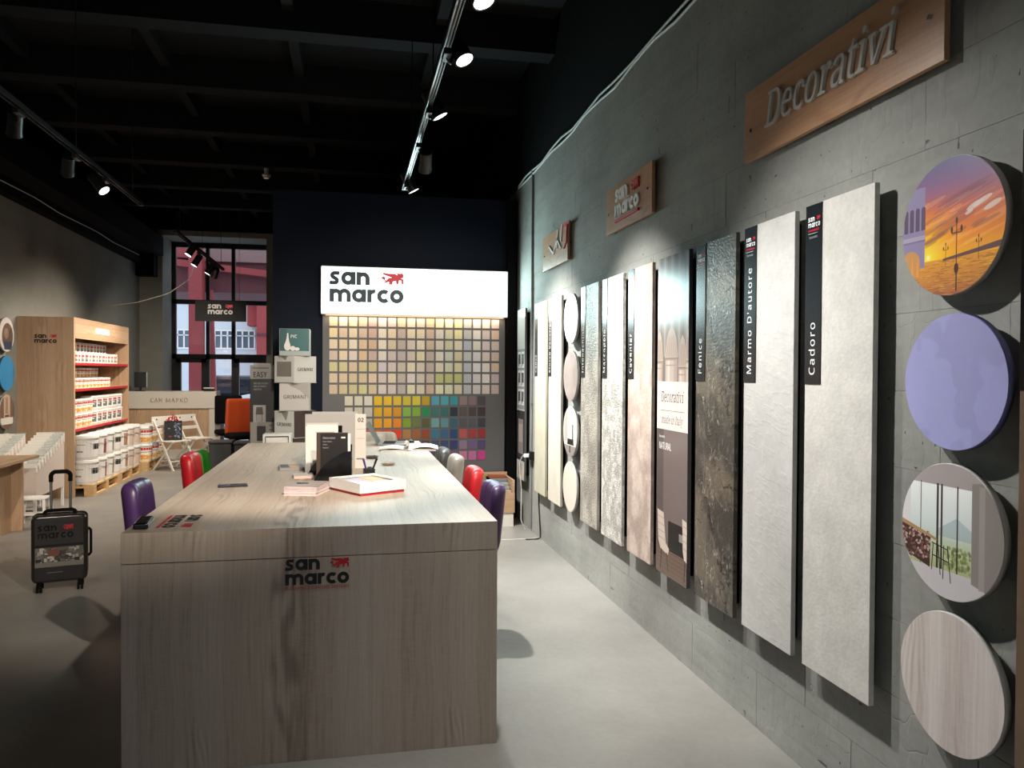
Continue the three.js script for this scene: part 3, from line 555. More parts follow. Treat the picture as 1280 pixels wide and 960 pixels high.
{ // printed poster panels
  const poster = canvasTex(512, 2048, (g, w, h) => {
    const gr = (y0, y1, c0, c1) => { const q = g.createLinearGradient(0, y0, 0, y1); q.addColorStop(0, c0); q.addColorStop(1, c1); return q; };
    g.fillStyle = '#77706b'; g.fillRect(0, 0, w, 1120);
    for (let i = 0; i < 9; i++) { g.fillStyle = i % 2 ? '#655f5a' : '#958d87'; g.fillRect(i * 60 - 10, 0, 30, 640); }
    const colm = (x, cw, top) => { g.fillStyle = '#b3a499'; g.fillRect(x, top + 120, cw, 1000 - top); g.fillStyle = '#a39289'; g.fillRect(x + cw * 0.72, top + 120, cw * 0.28, 1000 - top); g.fillStyle = '#c9bab0'; g.fillRect(x + cw * 0.2, top + 120, cw * 0.16, 1000 - top);
      g.fillStyle = '#a6988e'; g.beginPath(); g.moveTo(x - 10, top + 110); g.lineTo(x + cw * 0.1, top - 10); g.lineTo(x + cw * 0.25, top - 60); g.lineTo(x + cw / 2, top - 90); g.lineTo(x + cw * 0.75, top - 60); g.lineTo(x + cw * 0.9, top - 10); g.lineTo(x + cw + 10, top + 110); g.fill();
      g.strokeStyle = '#8d7c72'; g.lineWidth = 5; for (let k = 0; k < 5; k++) { g.beginPath(); g.moveTo(x + cw * (0.1 + k * 0.2), top + 96); g.lineTo(x + cw * (0.3 + k * 0.1), top - 30); g.stroke(); }
      g.fillStyle = '#9a8b80'; g.fillRect(x - 6, top + 116, cw + 12, 10); g.fillRect(x - 3, top + 152, cw + 6, 8); };
    colm(-20, 110, 560); colm(140, 200, 540); colm(360, 120, 600); colm(480, 60, 560);
    g.fillStyle = 'rgba(226,214,206,0.86)'; g.fillRect(0, 800, w, 310);
    g.fillStyle = '#3c3430'; g.font = '92px serif'; g.save(); g.transform(0.82, 0, -0.2, 1, 230, 930); g.fillText('Decorativi', -200, 0); g.restore();
    g.fillStyle = '#55504c'; g.fillRect(60, 986, 400, 3); g.font = '70px serif'; g.save(); g.transform(0.8, 0, -0.2, 1, 230, 1070); g.fillText('made in Italy', -190, 0); g.restore();
    g.fillStyle = '#6f625e'; g.fillRect(0, 1110, w, 940); g.fillStyle = '#5c514f'; g.fillRect(0, 1110, 120, 940);
    g.fillStyle = '#f0ece8'; g.font = '22px sans-serif'; g.fillText('Decorativi', 40, 1165); g.font = '62px sans-serif'; g.save(); g.transform(0.8, 0, 0, 1, 40, 1240); g.fillText('NATURAL', 0, 0); g.restore();
    g.fillStyle = '#2a2625'; g.fillRect(210, 1690, 310, 190); g.fillStyle = '#8a817c'; g.fillRect(390, 1740, 80, 50);
    g.fillStyle = '#6a554a'; g.fillRect(0, 1880, w, 170); g.fillStyle = '#5a473d'; for (let k = 0; k < 6; k++) g.fillRect(0, 1890 + k * 28, w, 4);
    const seat = (x, s) => { g.fillStyle = '#c8b6a8'; g.beginPath(); g.moveTo(x, 1640); g.lineTo(x + 110 * s, 1650); g.lineTo(x + 150 * s, 1840); g.lineTo(x + 210 * s, 1870); g.lineTo(x + 190 * s, 1910); g.lineTo(x + 60 * s, 1890); g.lineTo(x + 20 * s, 1840); g.fill();
      g.strokeStyle = '#9a8678'; g.lineWidth = 4; for (let k = 0; k < 4; k++) { g.beginPath(); g.moveTo(x + 5, 1680 + k * 45); g.lineTo(x + 130 * s, 1690 + k * 45); g.stroke(); }
      g.strokeStyle = '#2c221e'; g.lineWidth = 9; g.beginPath(); g.moveTo(x + 80 * s, 1890); g.lineTo(x + 60 * s, 2020); g.moveTo(x + 170 * s, 1900); g.lineTo(x + 190 * s, 2020); g.stroke(); };
    seat(20, 1); seat(440, 0.6);
  });
  const p = thing('poster_board', 'printed poster panel with carved columns above and an armchair below', 'poster board');
  part(p, 'board', boxE(FX, FX + 0.02, YB, YT, -4.145, -3.735), M.greyDark);
  part(p, 'backing_frame', boxE(FX + 0.02, XR, YB + 0.05, YT - 0.04, -4.1, -3.785), M.black);
  part(p, 'print', facePlane(-4.144, -3.736, YB + 0.001, YT - 0.001, FX - 0.0006), std({ map: poster, roughness: 0.2 }));
  const post2 = canvasTex(256, 1024, (g, w, h) => {
    g.fillStyle = '#b9b4ac'; g.fillRect(0, 0, w, h); g.fillStyle = '#8c8d8c'; g.fillRect(0, 240, w, 360);
    for (let r = 0; r < 3; r++) for (let k = 0; k < 2; k++) { g.fillStyle = '#d8d6d0'; g.fillRect(24 + k * 116, 256 + r * 112, 96, 96); g.fillStyle = ['#5b5f62', '#6f6a66', '#4d4b4c'][(r + k) % 3]; g.fillRect(36 + k * 116, 270 + r * 112, 70, 60); g.fillStyle = '#2f3234'; g.fillRect(50 + k * 116, 300 + r * 112, 20, 44); }
    g.fillStyle = '#2c2a2b'; g.fillRect(0, 610, w, 300); g.fillStyle = '#8a7f7c'; g.fillRect(40, 660, 170, 210); g.fillStyle = '#a99b98'; g.fillRect(60, 690, 120, 110); g.fillStyle = '#c9c1b8'; g.fillRect(0, 910, w, 114); g.fillStyle = '#a99a8d'; g.fillRect(60, 930, 110, 70);
  });
  const q = thing('poster_board', 'farthest poster panel on the wall with small grey product pictures', 'poster board');
  part(q, 'board', boxE(FX, FX + 0.02, 0.47, YT, -7.9, -7.55), M.greyDark); part(q, 'backing_frame', boxE(FX + 0.02, XR, 0.52, YT - 0.04, -7.86, -7.59), M.black);
  part(q, 'print', facePlane(-7.899, -7.551, 0.471, YT - 0.001, FX - 0.0006), std({ map: post2, roughness: 0.14 }));
}
// round discs
function discGeo(r, t) { return new THREE.LatheGeometry([[0.0001, 0], [r, 0], [r, t - 0.002], [r - 0.002, t], [0.0001, t]].map(([a, b]) => new THREE.Vector2(a, b)), 64); }
function disc(label, z, y, r, edgeMat, faceMat, group, side = 1, x = FX) {   // side 1: on the concrete wall, faces -x
  const d = thing('display_disc', label, 'wall disc', [x, y, z], 0, group);
  const rotSide = side > 0 ? Math.PI / 2 : -Math.PI / 2;
  part(d, 'board', discGeo(r, 0.02).rotateZ(rotSide).translate(side * 0.02, 0, 0), edgeMat);
  const f = new THREE.CircleGeometry(r - 0.0015, 64); f.rotateY(side > 0 ? -Math.PI / 2 : Math.PI / 2); part(d, 'face', f.translate(-side * 0.0008, 0, 0), faceMat);
  part(d, 'standoff', new THREE.CylinderGeometry(r * 0.55, r * 0.55, 0.04, 24).rotateZ(Math.PI / 2).translate(side * 0.04, 0, 0), M.black);
  return d;
}
const sunset = canvasTex(768, 768, (g, w, h) => {
  let q = g.createLinearGradient(0, 0, 0, 560); [[0, '#5d5a86'], [0.25, '#8a5f86'], [0.5, '#c9685a'], [0.78, '#f08a2c'], [1, '#f7b52a']].forEach(([a, c]) => q.addColorStop(a, c)); g.fillStyle = q; g.fillRect(0, 0, w, h);
  q = g.createRadialGradient(215, 540, 5, 215, 540, 330); [[0, '#fff6a8'], [0.06, '#ffe23a'], [0.4, 'rgba(255,190,20,0.75)'], [1, 'rgba(255,140,20,0)']].forEach(([a, c]) => q.addColorStop(a, c)); g.fillStyle = q; g.fillRect(0, 0, w, 600);
  for (let i = 0; i < 46; i++) { const x = hash(i, 1, 3) * w, y = 200 + hash(i, 2, 3) * 300, l = 40 + hash(i, 3, 3) * 150; g.fillStyle = hash(i, 4, 3) > 0.45 ? 'rgba(255,196,120,0.28)' : 'rgba(120,70,90,0.3)'; g.beginPath(); g.ellipse(x, y, l, 6 + hash(i, 5, 3) * 12, -0.25, 0, 7); g.fill(); }
  g.fillStyle = 'rgba(230,214,206,0.8)'; for (const [x, y, a, b] of [[560, 300, 60, 16], [610, 285, 70, 14], [680, 320, 60, 16], [520, 330, 30, 10]]) { g.beginPath(); g.ellipse(x, y, a, b, -0.3, 0, 7); g.fill(); }
  q = g.createLinearGradient(0, 560, 0, 768); q.addColorStop(0, '#e59a34'); q.addColorStop(0.5, '#d08a3c'); q.addColorStop(1, '#b06a44'); g.fillStyle = q; g.fillRect(0, 560, w, 210);
  for (let i = 0; i < 260; i++) { g.fillStyle = i % 3 ? 'rgba(120,60,20,0.45)' : 'rgba(255,210,80,0.5)'; g.fillRect(hash(i, 7, 5) * w, 566 + hash(i, 8, 5) * 200, 20 + hash(i, 9, 5) * 50, 3); }
  g.fillStyle = '#6b4a4e'; g.beginPath(); g.moveTo(330, 560); g.lineTo(560, 535); g.lineTo(768, 510); g.lineTo(768, 545); g.lineTo(330, 572); g.fill();
  // arcaded building at the edge
  g.fillStyle = '#8f83a6'; g.fillRect(0, 120, 185, 470); g.fillStyle = '#a99cb4'; g.fillRect(0, 400, 190, 26); g.fillStyle = '#7a6f90'; g.fillRect(0, 426, 190, 10);
  g.fillStyle = '#5d4a62'; for (let k = 0; k < 4; k++) { g.beginPath(); g.arc(28 + k * 48, 250, 17, Math.PI, 0); g.fill(); g.fillRect(11 + k * 48, 250, 34, 120); } g.fillStyle = '#c9925a'; g.beginPath(); g.arc(70, 560, 78, Math.PI, 0); g.fill(); g.fillRect(-8, 555, 156, 90);
  g.fillStyle = '#e79a3a'; for (const x of [30, 84, 128]) { g.beginPath(); g.moveTo(x - 12, 640); g.lineTo(x, 500); g.lineTo(x + 12, 640); g.fill(); }
  g.fillStyle = '#4a2a26'; const post = (x, y, s) => { g.fillRect(x - 3 * s, y, 6 * s, 250 * s); g.fillRect(x - 34 * s, y + 62 * s, 68 * s, 5 * s); for (const o of [-34, 34, 0]) { g.beginPath(); g.ellipse(x + o * s, y + (o ? 46 : 0) * s, 8 * s, 18 * s, 0, 0, 7); g.fill(); } };
  post(432, 360, 1.05); post(352, 480, 0.5); post(590, 470, 0.5); g.beginPath(); g.ellipse(432, 625, 16, 30, 0, 0, 7); g.fill(); g.fillRect(428, 640, 9, 110);
});
const interior = canvasTex(768, 768, (g, w, h) => {
  g.fillStyle = '#dcd8d6'; g.fillRect(0, 0, w, h); g.fillStyle = '#a99f9d'; g.fillRect(0, 0, w, 150); g.fillStyle = '#c8c2c4'; g.fillRect(0, 590, w, 200);
  const q = g.createLinearGradient(0, 150, 0, 600); q.addColorStop(0, '#f2f4f2'); q.addColorStop(0.5, '#d3ddda'); q.addColorStop(0.78, '#b7c29a'); q.addColorStop(1, '#aeb585'); g.fillStyle = q; g.fillRect(70, 130, 480, 480);
  for (let i = 0; i < 120; i++) { g.fillStyle = i % 2 ? 'rgba(130,140,80,0.5)' : 'rgba(90,104,56,0.45)'; g.beginPath(); g.arc(350 + hash(i, 1, 9) * 190, 470 + hash(i, 2, 9) * 120, 10, 0, 7); g.fill(); }
  g.fillStyle = 'rgba(150,170,176,0.5)'; g.beginPath(); g.moveTo(300, 380); g.lineTo(440, 300); g.lineTo(560, 360); g.lineTo(560, 420); g.lineTo(300, 420); g.fill();
  g.fillStyle = '#3a3434'; for (const [x, a] of [[155, 6], [285, 16], [318, 14], [440, 10]]) g.fillRect(x, 120, a, 490);
  g.fillStyle = '#8d847f'; g.beginPath(); g.moveTo(548, 90); g.lineTo(768, 60); g.lineTo(768, 690); g.lineTo(548, 640); g.fill(); g.fillStyle = '#a09791'; g.fillRect(600, 100, 40, 560);
  g.fillStyle = '#4a3230'; g.beginPath(); g.moveTo(0, 395); g.lineTo(240, 440); g.lineTo(236, 620); g.lineTo(0, 560); g.fill();
  for (let i = 0; i < 90; i++) { g.fillStyle = i % 2 ? '#b59a90' : '#7a5348'; g.beginPath(); g.ellipse(hash(i, 3, 9) * 235, 415 + hash(i, 4, 9) * 170, 7, 12, hash(i, 5, 9) * 3, 0, 7); g.fill(); }
  g.fillStyle = '#b08a62'; g.beginPath(); g.moveTo(0, 370); g.lineTo(290, 440); g.lineTo(290, 456); g.lineTo(0, 396); g.fill();
  g.strokeStyle = '#241f1f'; g.lineWidth = 6; for (const [a, b] of [[262, 250], [300, 320], [345, 340], [372, 400]]) { g.beginPath(); g.moveTo(a, 470); g.lineTo(b, 630 + (a - 262) * 0.4); g.stroke(); } g.beginPath(); g.moveTo(250, 470); g.lineTo(370, 490); g.moveTo(255, 540); g.lineTo(380, 560); g.stroke();
});
const lilac = std({ map: texture(512, 512, (u, v) => { const a = fbm(u, v, 3, 3, 4, 601), b = sstep(0.47, 0.55, fbm(u + 0.1, v, 4, 4, 3, 611)); const k = 1 + (a - 0.5) * 0.06 - b * 0.045; return clamp8([158 * k, 157 * k, 206 * k]); }), roughness: 0.6 });
const edgeW = std({ color: srgb(196, 194, 190), roughness: 0.6 });
const greyDisc = std({ map: texture(256, 256, (u, v) => { const k = 0.9 + 0.25 * fbm(u, v, 5, 5, 4, 621); return clamp8([140 * k, 128 * k, 122 * k]); }), roughness: 0.5 });
const lobby = canvasTex(512, 512, (g, w, h) => { g.fillStyle = '#c9c2bb'; g.fillRect(0, 0, w, h); g.fillStyle = '#e6e2dc'; g.fillRect(200, 80, 200, 240); g.fillStyle = '#2b2826'; g.fillRect(160, 330, 230, 60); g.fillRect(340, 180, 40, 160); g.fillStyle = '#8d8681'; g.fillRect(0, 400, w, 120); g.fillStyle = '#b4aba2'; g.fillRect(60, 60, 110, 300); g.fillStyle = '#5a5350'; g.fillRect(230, 400, 50, 70); });
const G1 = 'column of round discs beside the near panels', G2 = 'far column of round discs';
disc('round photo disc of an orange sunset with street lamps, top of the near column', -1.962, 1.974, 0.198, edgeW, std({ map: sunset, roughness: 0.35 }), G1);
disc('plain lilac disc below the sunset picture', -1.945, 1.528, 0.196, std({ color: srgb(120, 120, 176), roughness: 0.6 }), lilac, G1);
disc('round photo disc of a room with tall windows and a bar counter', -1.95, 1.098, 0.196, edgeW, std({ map: interior, roughness: 0.35 }), G1);
disc('lowest near disc, pale greyish wood grain', -1.945, 0.664, 0.2, edgeW, std({ map: (() => { const t = T.greywash.clone(); t.repeat.set(0.5, 0.5); t.needsUpdate = true; return t; })(), roughness: 0.5 }), G1);
disc('glossy white disc on top of the far column', -5.92, 1.967, 0.196, edgeW, std({ color: srgb(214, 220, 224), roughness: 0.12 }), G2);
disc('taupe disc second from top of the far column', -5.92, 1.52, 0.196, edgeW, greyDisc, G2);
disc('photo disc of a black and white lobby in the far column', -5.92, 1.085, 0.196, edgeW, std({ map: lobby, roughness: 0.2 }), G2);
disc('ivory disc at the bottom of the far column', -5.92, 0.655, 0.196, edgeW, std({ color: srgb(204, 194, 180), roughness: 0.45 }), G2);
// wood signs
function woodSign(label, zL, zR, y0, y1) {
  const s = thing('wooden_sign', label, 'sign', [0, 0, 0]);
  part(s, 'board', boxE(1.705, 1.725, y0, y1, zL, zR, 'z', 0.001), M.signwood);
  for (const z of [zL + 0.06, zR - 0.06]) { const yy = y0 + (z < (zL + zR) / 2 ? 0.13 : 0.15); part(s, 'screw', new THREE.CylinderGeometry(0.008, 0.009, 0.006, 14).rotateZ(Math.PI / 2).translate(1.703, yy, z), M.chrome); part(s, 'spacer', new THREE.CylinderGeometry(0.012, 0.012, 0.03, 12).rotateZ(Math.PI / 2).translate(1.735, yy, z), M.black); }
  return s;
}
const onWall = (m, z, y, x = 1.7048) => { m.rotation.set(0, -Math.PI / 2, 0); m.position.set(x, y, z); };   // local +x runs toward the viewer (+z)
{
  const s = woodSign('big wooden sign with raised slanted white script at the top', -3.212, -2.02, 2.472, 2.778);
  const g = textGeo('Decorativi', 0.15, 0.012, 'serif_regular', -0.02, 6); g.applyMatrix4(new THREE.Matrix4().makeShear(0, 0, 0.24, 0, 0, 0)); const k = 0.8 / g.userData.width; g.scale(k, 0.92, 1);
  onWall(part(s, 'raised_lettering', g, std({ color: srgb(206, 202, 194), roughness: 0.4 })), -3.03, 2.575);
  const s2 = woodSign('square-ish wooden sign with white and red raised logo', -5.124, -4.302, 2.476, 2.775);
  onWall(logo(s2, 0.42, { text: whiteInk, lion: M.red, tagline: M.red, depth: 0.01, line: false, bar: true }), -4.92, 2.56);
  const s3 = woodSign('small wooden sign near the conduit with faint white and red strokes', -6.918, -6.1, 2.45, 2.752);
  const st = [[[0.05, 0.1], [0.2, 0.02], [0.32, 0.12], [0.44, 0.03]], [[0.3, 0.05], [0.34, 0.2]], [[0.44, 0.08], [0.47, 0.22]]];
  onWall(part(s3, 'raised_lettering', st.map((p) => ribbon(p, 0.02, 0.01)), whiteInk), -6.72, 2.54);
  onWall(part(s3, 'raised_lettering', [[[0.52, 0.02], [0.6, 0.06], [0.62, 0.2]], [[0.5, 0.2], [0.7, 0.2]]].map((p) => ribbon(p, 0.022, 0.01)), M.red), -6.72, 2.54);
}
{ // conduit, cables and the socket
  single('conduit', 'grey conduit running down the concrete wall from the cables', 'conduit', [rod([XR - 0.012, 0.02, -7.46], [XR - 0.012, 3.5, -7.46], 0.012, 10), ...[0.7, 1.25, 1.8, 2.35, 2.9].map((y) => box(0.03, 0.02, 0.04, XR - 0.012, y, -7.46))], M.grey);
  const pts = (o, s) => { const l = []; for (let i = 0; i <= 26; i++) { const z = -8.1 + i * 0.34; l.push([XR - 0.014, 3.475 + o + 0.012 * Math.sin(i * 1.7 + s) - 0.012 * (i % 3 === 0), z]); } return l; };
  single('ceiling_cable', 'upper of two pale cables along the top of the concrete wall', 'cable', tube(pts(0.03, 0), 0.009, 120, 6), M.cable);
  single('ceiling_cable', 'lower of two pale cables along the top of the concrete wall', 'cable', tube(pts(0, 2), 0.009, 120, 6), M.cable);
  const s = thing('wall_socket', 'black wall socket with a white plug beside the farthest poster', 'socket', [XR, 0.74, -7.4]);
  part(s, 'body', box(0.05, 0.08, 0.08, -0.025, 0, 0, 'y', 0.006), M.blackMetal); part(s, 'plug', box(0.05, 0.035, 0.035, -0.07, 0, -0.02, 'y', 0.006), M.white);
  single('power_cable', 'white cable hanging from the plug to the floor', 'cable', tube([[XR - 0.1, 0.74, -7.44], [XR - 0.12, 0.66, -7.5], [XR - 0.1, 0.4, -7.5], [XR - 0.1, 0.1, -7.5], [XR - 0.06, 0.006, -7.5]], 0.005, 30, 6), M.cable);
  single('floor_cable', 'black cable running down the wall and onto the floor', 'cable', tube([[XR - 0.008, 0.5, -7.17], [XR - 0.008, 0.3, -7.15], [XR - 0.012, 0.1, -7.08], [XR - 0.015, 0.012, -7.06], [XR - 0.06, 0.006, -7.055], [1.59, 0.006, -7.055]], 0.006, 40, 6), M.cableBlack);
  single('wall_cable', 'thin pale cable under the black beam of the plaster wall', 'cable', tube([...Array(14)].map((_, i) => [XL + 0.13, 3.62 + 0.015 * Math.sin(i * 2.1), -5 - i * 0.8]), 0.006, 60, 6), M.cable);
  single('loose_cable', 'loose white cable drooping from the window spotlights', 'cable', tube([[-1.99, 2.95, -11.0], [-2.15, 2.78, -11.4], [-2.5, 2.62, -11.8], [-3.0, 2.52, -12.2], [-3.45, 2.5, -12.6]], 0.007, 30, 6), M.cable);
  const d = thing('smoke_detector', 'small white smoke detector under the dark ceiling', 'smoke detector', [-1.126, 4.2, -11.3]);
  part(d, 'body', [cyl(0.05, 0.035, 0.035, 0, 0, 0), cyl(0.055, 0.055, 0.02, 0, 0.025, 0)], M.white); part(d, 'stem', rod([0, 0.03, 0], [0, 0.12, 0], 0.03), M.white);
}

// ---------------------------------------------------------------- chairs around the table
function makeChair(color, label, group) {                    // faces local +x; origin on the floor below the seat
  const leather = phys({ color: srgb(...color), roughness: 0.38, clearcoat: 0.15, clearcoatRoughness: 0.4 });
  const c = thing('bar_chair', label, 'chair', [0, 0, 0], 0, group);
  const back = part(c, 'backrest', cushion(0.085, 0.5, 0.36, 0.04, [6, 26, 26], (v) => {
    const t = (v.y + 0.25) / 0.5;
    v.z *= 0.88 + 0.12 * Math.sin(Math.min(1, t * 1.15) * Math.PI * 0.62);                 // narrower toward the seat
    if (t > 0.8) v.z *= 1 - 0.12 * Math.pow((t - 0.8) / 0.2, 2);
    if (v.x > 0) { for (const s of [-0.06, 0.06]) v.x -= 0.008 * Math.exp(-Math.pow((v.z - s) / 0.009, 2)) * sstep(0.25, 0.4, t); v.x -= 0.01 * Math.exp(-Math.pow((t - 0.4) / 0.018, 2)); }
    v.x += 0.028 * Math.pow(v.z / 0.18, 2) + 0.1 * Math.pow(Math.max(0, 0.35 - t), 2) * 6 - 0.05 * t;
  }).translate(-0.2, 0.72, 0), leather);
  part(c, 'seat', cushion(0.44, 0.1, 0.43, 0.045, [16, 5, 16], (v) => { v.y += 0.02 * Math.pow(Math.abs(v.z) / 0.21, 2); }).translate(0.02, 0.52, 0), leather);
  part(c, 'gas_lift', [cyl(0.028, 0.028, 0.3, 0, 0.18, 0, 18), cyl(0.02, 0.02, 0.2, 0, 0.4, 0, 18)], M.chrome);
  part(c, 'foot_plate', new THREE.LatheGeometry([[0.0001, 0], [0.2, 0], [0.2, 0.008], [0.05, 0.03], [0.03, 0.05], [0.0001, 0.05]].map(([a, b]) => new THREE.Vector2(a, b)), 36), M.chrome);
  part(c, 'footrest', [new THREE.TorusGeometry(0.12, 0.01, 8, 28, Math.PI).rotateX(Math.PI / 2).rotateY(Math.PI / 2).translate(0.04, 0.24, 0), rod([0, 0.24, -0.12], [0.05, 0.24, -0.12], 0.01), rod([0, 0.24, 0.12], [0.05, 0.24, 0.12], 0.01), rod([0, 0.24, -0.12], [0, 0.24, 0.12], 0.01)], M.chrome);
  return c;
}
const purple = makeChair([64, 38, 84], 'purple padded chair on the suitcase side of the table'); purple.position.set(-0.86, 0, -4.42);
const redC = makeChair([190, 26, 36], 'red padded chair on the suitcase side of the table'); redC.position.set(-0.86, 0, -5.84);
const greenC = makeChair([52, 150, 40], 'green padded chair behind the red one'); greenC.position.set(-1.05, 0, -7.3); greenC.scale.y = 0.87;
const flip = Math.PI;
copy(purple, [0.58, 0, -4.43], flip + 0.02, 'purple padded chair on the panel-wall side of the table');
const redR = copy(redC, [0.58, 0, -5.16], flip, 'red padded chair between purple and grey ones on the panel-wall side');
const greyC = makeChair([150, 148, 140], 'light grey padded chair on the panel-wall side of the table'); greyC.position.set(0.56, 0, -5.92); greyC.rotation.y = flip;
const darkC = makeChair([62, 64, 66], 'dark grey padded chair beside the light grey one'); darkC.position.set(0.53, 0, -6.5); darkC.rotation.y = flip;
copy(greyC, [0.27, 0, -7.36], -Math.PI / 2 * -1 + Math.PI, 'pale grey padded chair at the far end of the table behind the laptop');

for (const c of scene.children) if (/^bar_chair/.test(c.name) && c.position.x > 0.4) c.scale.y = 0.945;

// ---------------------------------------------------------------- things on the table
{
  const p = thing('phone', 'black phone lying flat on the table', 'phone', [-0.61, TT, -4.405], 0.16);
  part(p, 'body', box(0.15, 0.009, 0.072, 0, 0.0045, 0, 'x', 0.004), M.blackMetal); part(p, 'screen', box(0.135, 0.0008, 0.064, 0, 0.0094, 0), M.gloss); part(p, 'bezel_strip', box(0.02, 0.001, 0.03, -0.02, 0.0095, 0), M.alu);
  const c = thing('glasses_case', 'small black case at the near corner of the table', 'case', [-0.8, TT, -3.345], 0.1);
  part(c, 'body', box(0.055, 0.026, 0.17, 0, 0.013, 0, 'z', 0.008), M.gloss); part(c, 'metal_edge', box(0.003, 0.008, 0.165, 0.028, 0.016, 0), M.alu);
  // colour card books
  const edgeT = texture(64, 256, (u, v) => { const k = 150 + 60 * vn(u * 40, 0.5, 40, 1, 7) + 16 * vn(u * 2, v * 12, 2, 12, 9); return clamp8([k + 10, k - 8, k - 6]); }, true, 0.05, 0.2);
  const edge = std({ map: edgeT, roughness: 0.8 });
  const cs = [0, 1, 2].map((i) => {
    const b = thing('card_book', ['lowest of three pink-edged colour card books', 'middle of three pink-edged colour card books', 'topmost of three pink-edged colour card books, with a loose key'][i], 'card book', [-0.212, TT + i * 0.0155, -4.12], -0.3 + i * 0.015, 'stack of colour card books');
    part(b, 'pages', box(0.165, 0.0135, 0.2, 0, 0.0077, 0, 'x'), edge); part(b, 'cover', [box(0.17, 0.001, 0.204, 0, 0.0005, 0), box(0.17, 0.001, 0.204, 0, 0.0149, 0)], i === 2 ? std({ color: srgb(170, 160, 158), roughness: 0.6 }) : M.paper);
    return b;
  });
  const key = thing('key_ring', 'small dark key ring on top of the card books', 'key ring', [-0.25, TT + 0.0475, -4.13]);
  part(key, 'ring', new THREE.TorusGeometry(0.012, 0.002, 6, 18).rotateX(Math.PI / 2), M.blackMetal); part(key, 'key', [box(0.03, 0.003, 0.008, 0.03, 0.0005, 0.004), cyl(0.01, 0.01, 0.003, 0.014, 0.0005, 0.003, 14)], M.blackMetal);
  // white tray box with a red base
  const w = thing('sample_tray', 'open white tray box with a red base and pastel cards', 'tray', [0.09, TT, -4.14], 0.52);
  part(w, 'base', box(0.255, 0.014, 0.3, 0, 0.007, 0), M.redPaint);
  part(w, 'wall', [box(0.27, 0.05, 0.012, 0, 0.039, 0.15), box(0.27, 0.05, 0.012, 0, 0.039, -0.15), box(0.012, 0.05, 0.288, 0.129, 0.039, 0), box(0.012, 0.05, 0.288, -0.129, 0.039, 0)], M.whiteGloss);
  part(w, 'rim', [box(0.246, 0.004, 0.026, 0, 0.06, 0.131), box(0.246, 0.004, 0.026, 0, 0.06, -0.131), box(0.026, 0.004, 0.24, 0.11, 0.06, 0), box(0.026, 0.004, 0.24, -0.11, 0.06, 0)], M.whiteGloss);
  const past = [[232, 206, 220], [236, 214, 198], [216, 204, 232], [240, 214, 176]]; past.forEach((c2, i) => part(w, 'pastel_card', box(0.095, 0.006, 0.116, (i % 2 ? 1 : -1) * 0.049, 0.05 + 0.001 * i, (i < 2 ? 1 : -1) * 0.06), std({ color: srgb(...c2), roughness: 0.6 })));
  part(w, 'clasp', box(0.008, 0.026, 0.01, 0.137, 0.042, 0.08), M.offwhite);
  // pen pot
  const cup = thing('pen_pot', 'square black pen pot', 'pen pot', [0.112, TT, -4.7], 0.1);
  part(cup, 'pot', [box(0.062, 0.046, 0.004, 0, 0.023, 0.029), box(0.062, 0.046, 0.004, 0, 0.023, -0.029), box(0.004, 0.046, 0.062, 0.029, 0.023, 0), box(0.004, 0.046, 0.062, -0.029, 0.023, 0), box(0.06, 0.004, 0.06, 0, 0.002, 0)], M.blackMetal);
  for (const [lb, col, dx, n] of [['violet pen leaning out of the black pot', [72, 52, 120], -0.026, 'pen'], ['black marker leaning out of the pot', [20, 20, 22], 0.036, 'pen'], ['short grey pencil sharpener top in the pot', [60, 60, 62], 0.004, 'pencil_sharpener']]) {
    const pn = thing(n, lb, n === 'pen' ? 'pen' : 'sharpener', [0.112, TT + 0.005, -4.7]);
    if (n === 'pen') { part(pn, 'barrel', rod([dx * 0.2, 0, 0], [dx * 1.15, 0.085, 0], 0.0055), std({ color: srgb(...col), roughness: 0.4 })); part(pn, 'cap', rod([dx * 0.95, 0.07, 0], [dx * 1.3, 0.1, 0], 0.0065), std({ color: srgb(...col), roughness: 0.3 })); }
    else { part(pn, 'body', box(0.024, 0.05, 0.02, dx, 0.026, -0.01, 'y', 0.003), std({ color: srgb(...col), roughness: 0.5 })); part(pn, 'blade', box(0.012, 0.002, 0.014, dx, 0.052, -0.01), M.alu); }
  }
  // black file holders with catalogues
  function fileHolder(label, pos, turn, w_) {
    const h = thing('file_holder', label, 'file holder', pos, turn);
    const s = new THREE.Shape(); s.moveTo(-0.11, 0); s.lineTo(0.1, 0); s.lineTo(0.1, 0.17); s.quadraticCurveTo(0.06, 0.172, 0.02, 0.145); s.quadraticCurveTo(-0.07, 0.1, -0.11, 0);
    const side = (z) => new THREE.ExtrudeGeometry(s, { depth: 0.003, bevelEnabled: false, curveSegments: 10 }).translate(0, 0, z);
    part(h, 'side', side(-w_ / 2), M.gloss); part(h, 'side', side(w_ / 2 - 0.003), M.gloss); part(h, 'spine', box(0.003, 0.17, w_, 0.0985, 0.085, 0), M.gloss); part(h, 'bottom', box(0.2, 0.003, w_, 0, 0.0015, 0), M.gloss);
    return h;
  }
  fileHolder('near black file holder with a dark catalogue', [-0.085, TT, -4.54], -0.06, 0.085);
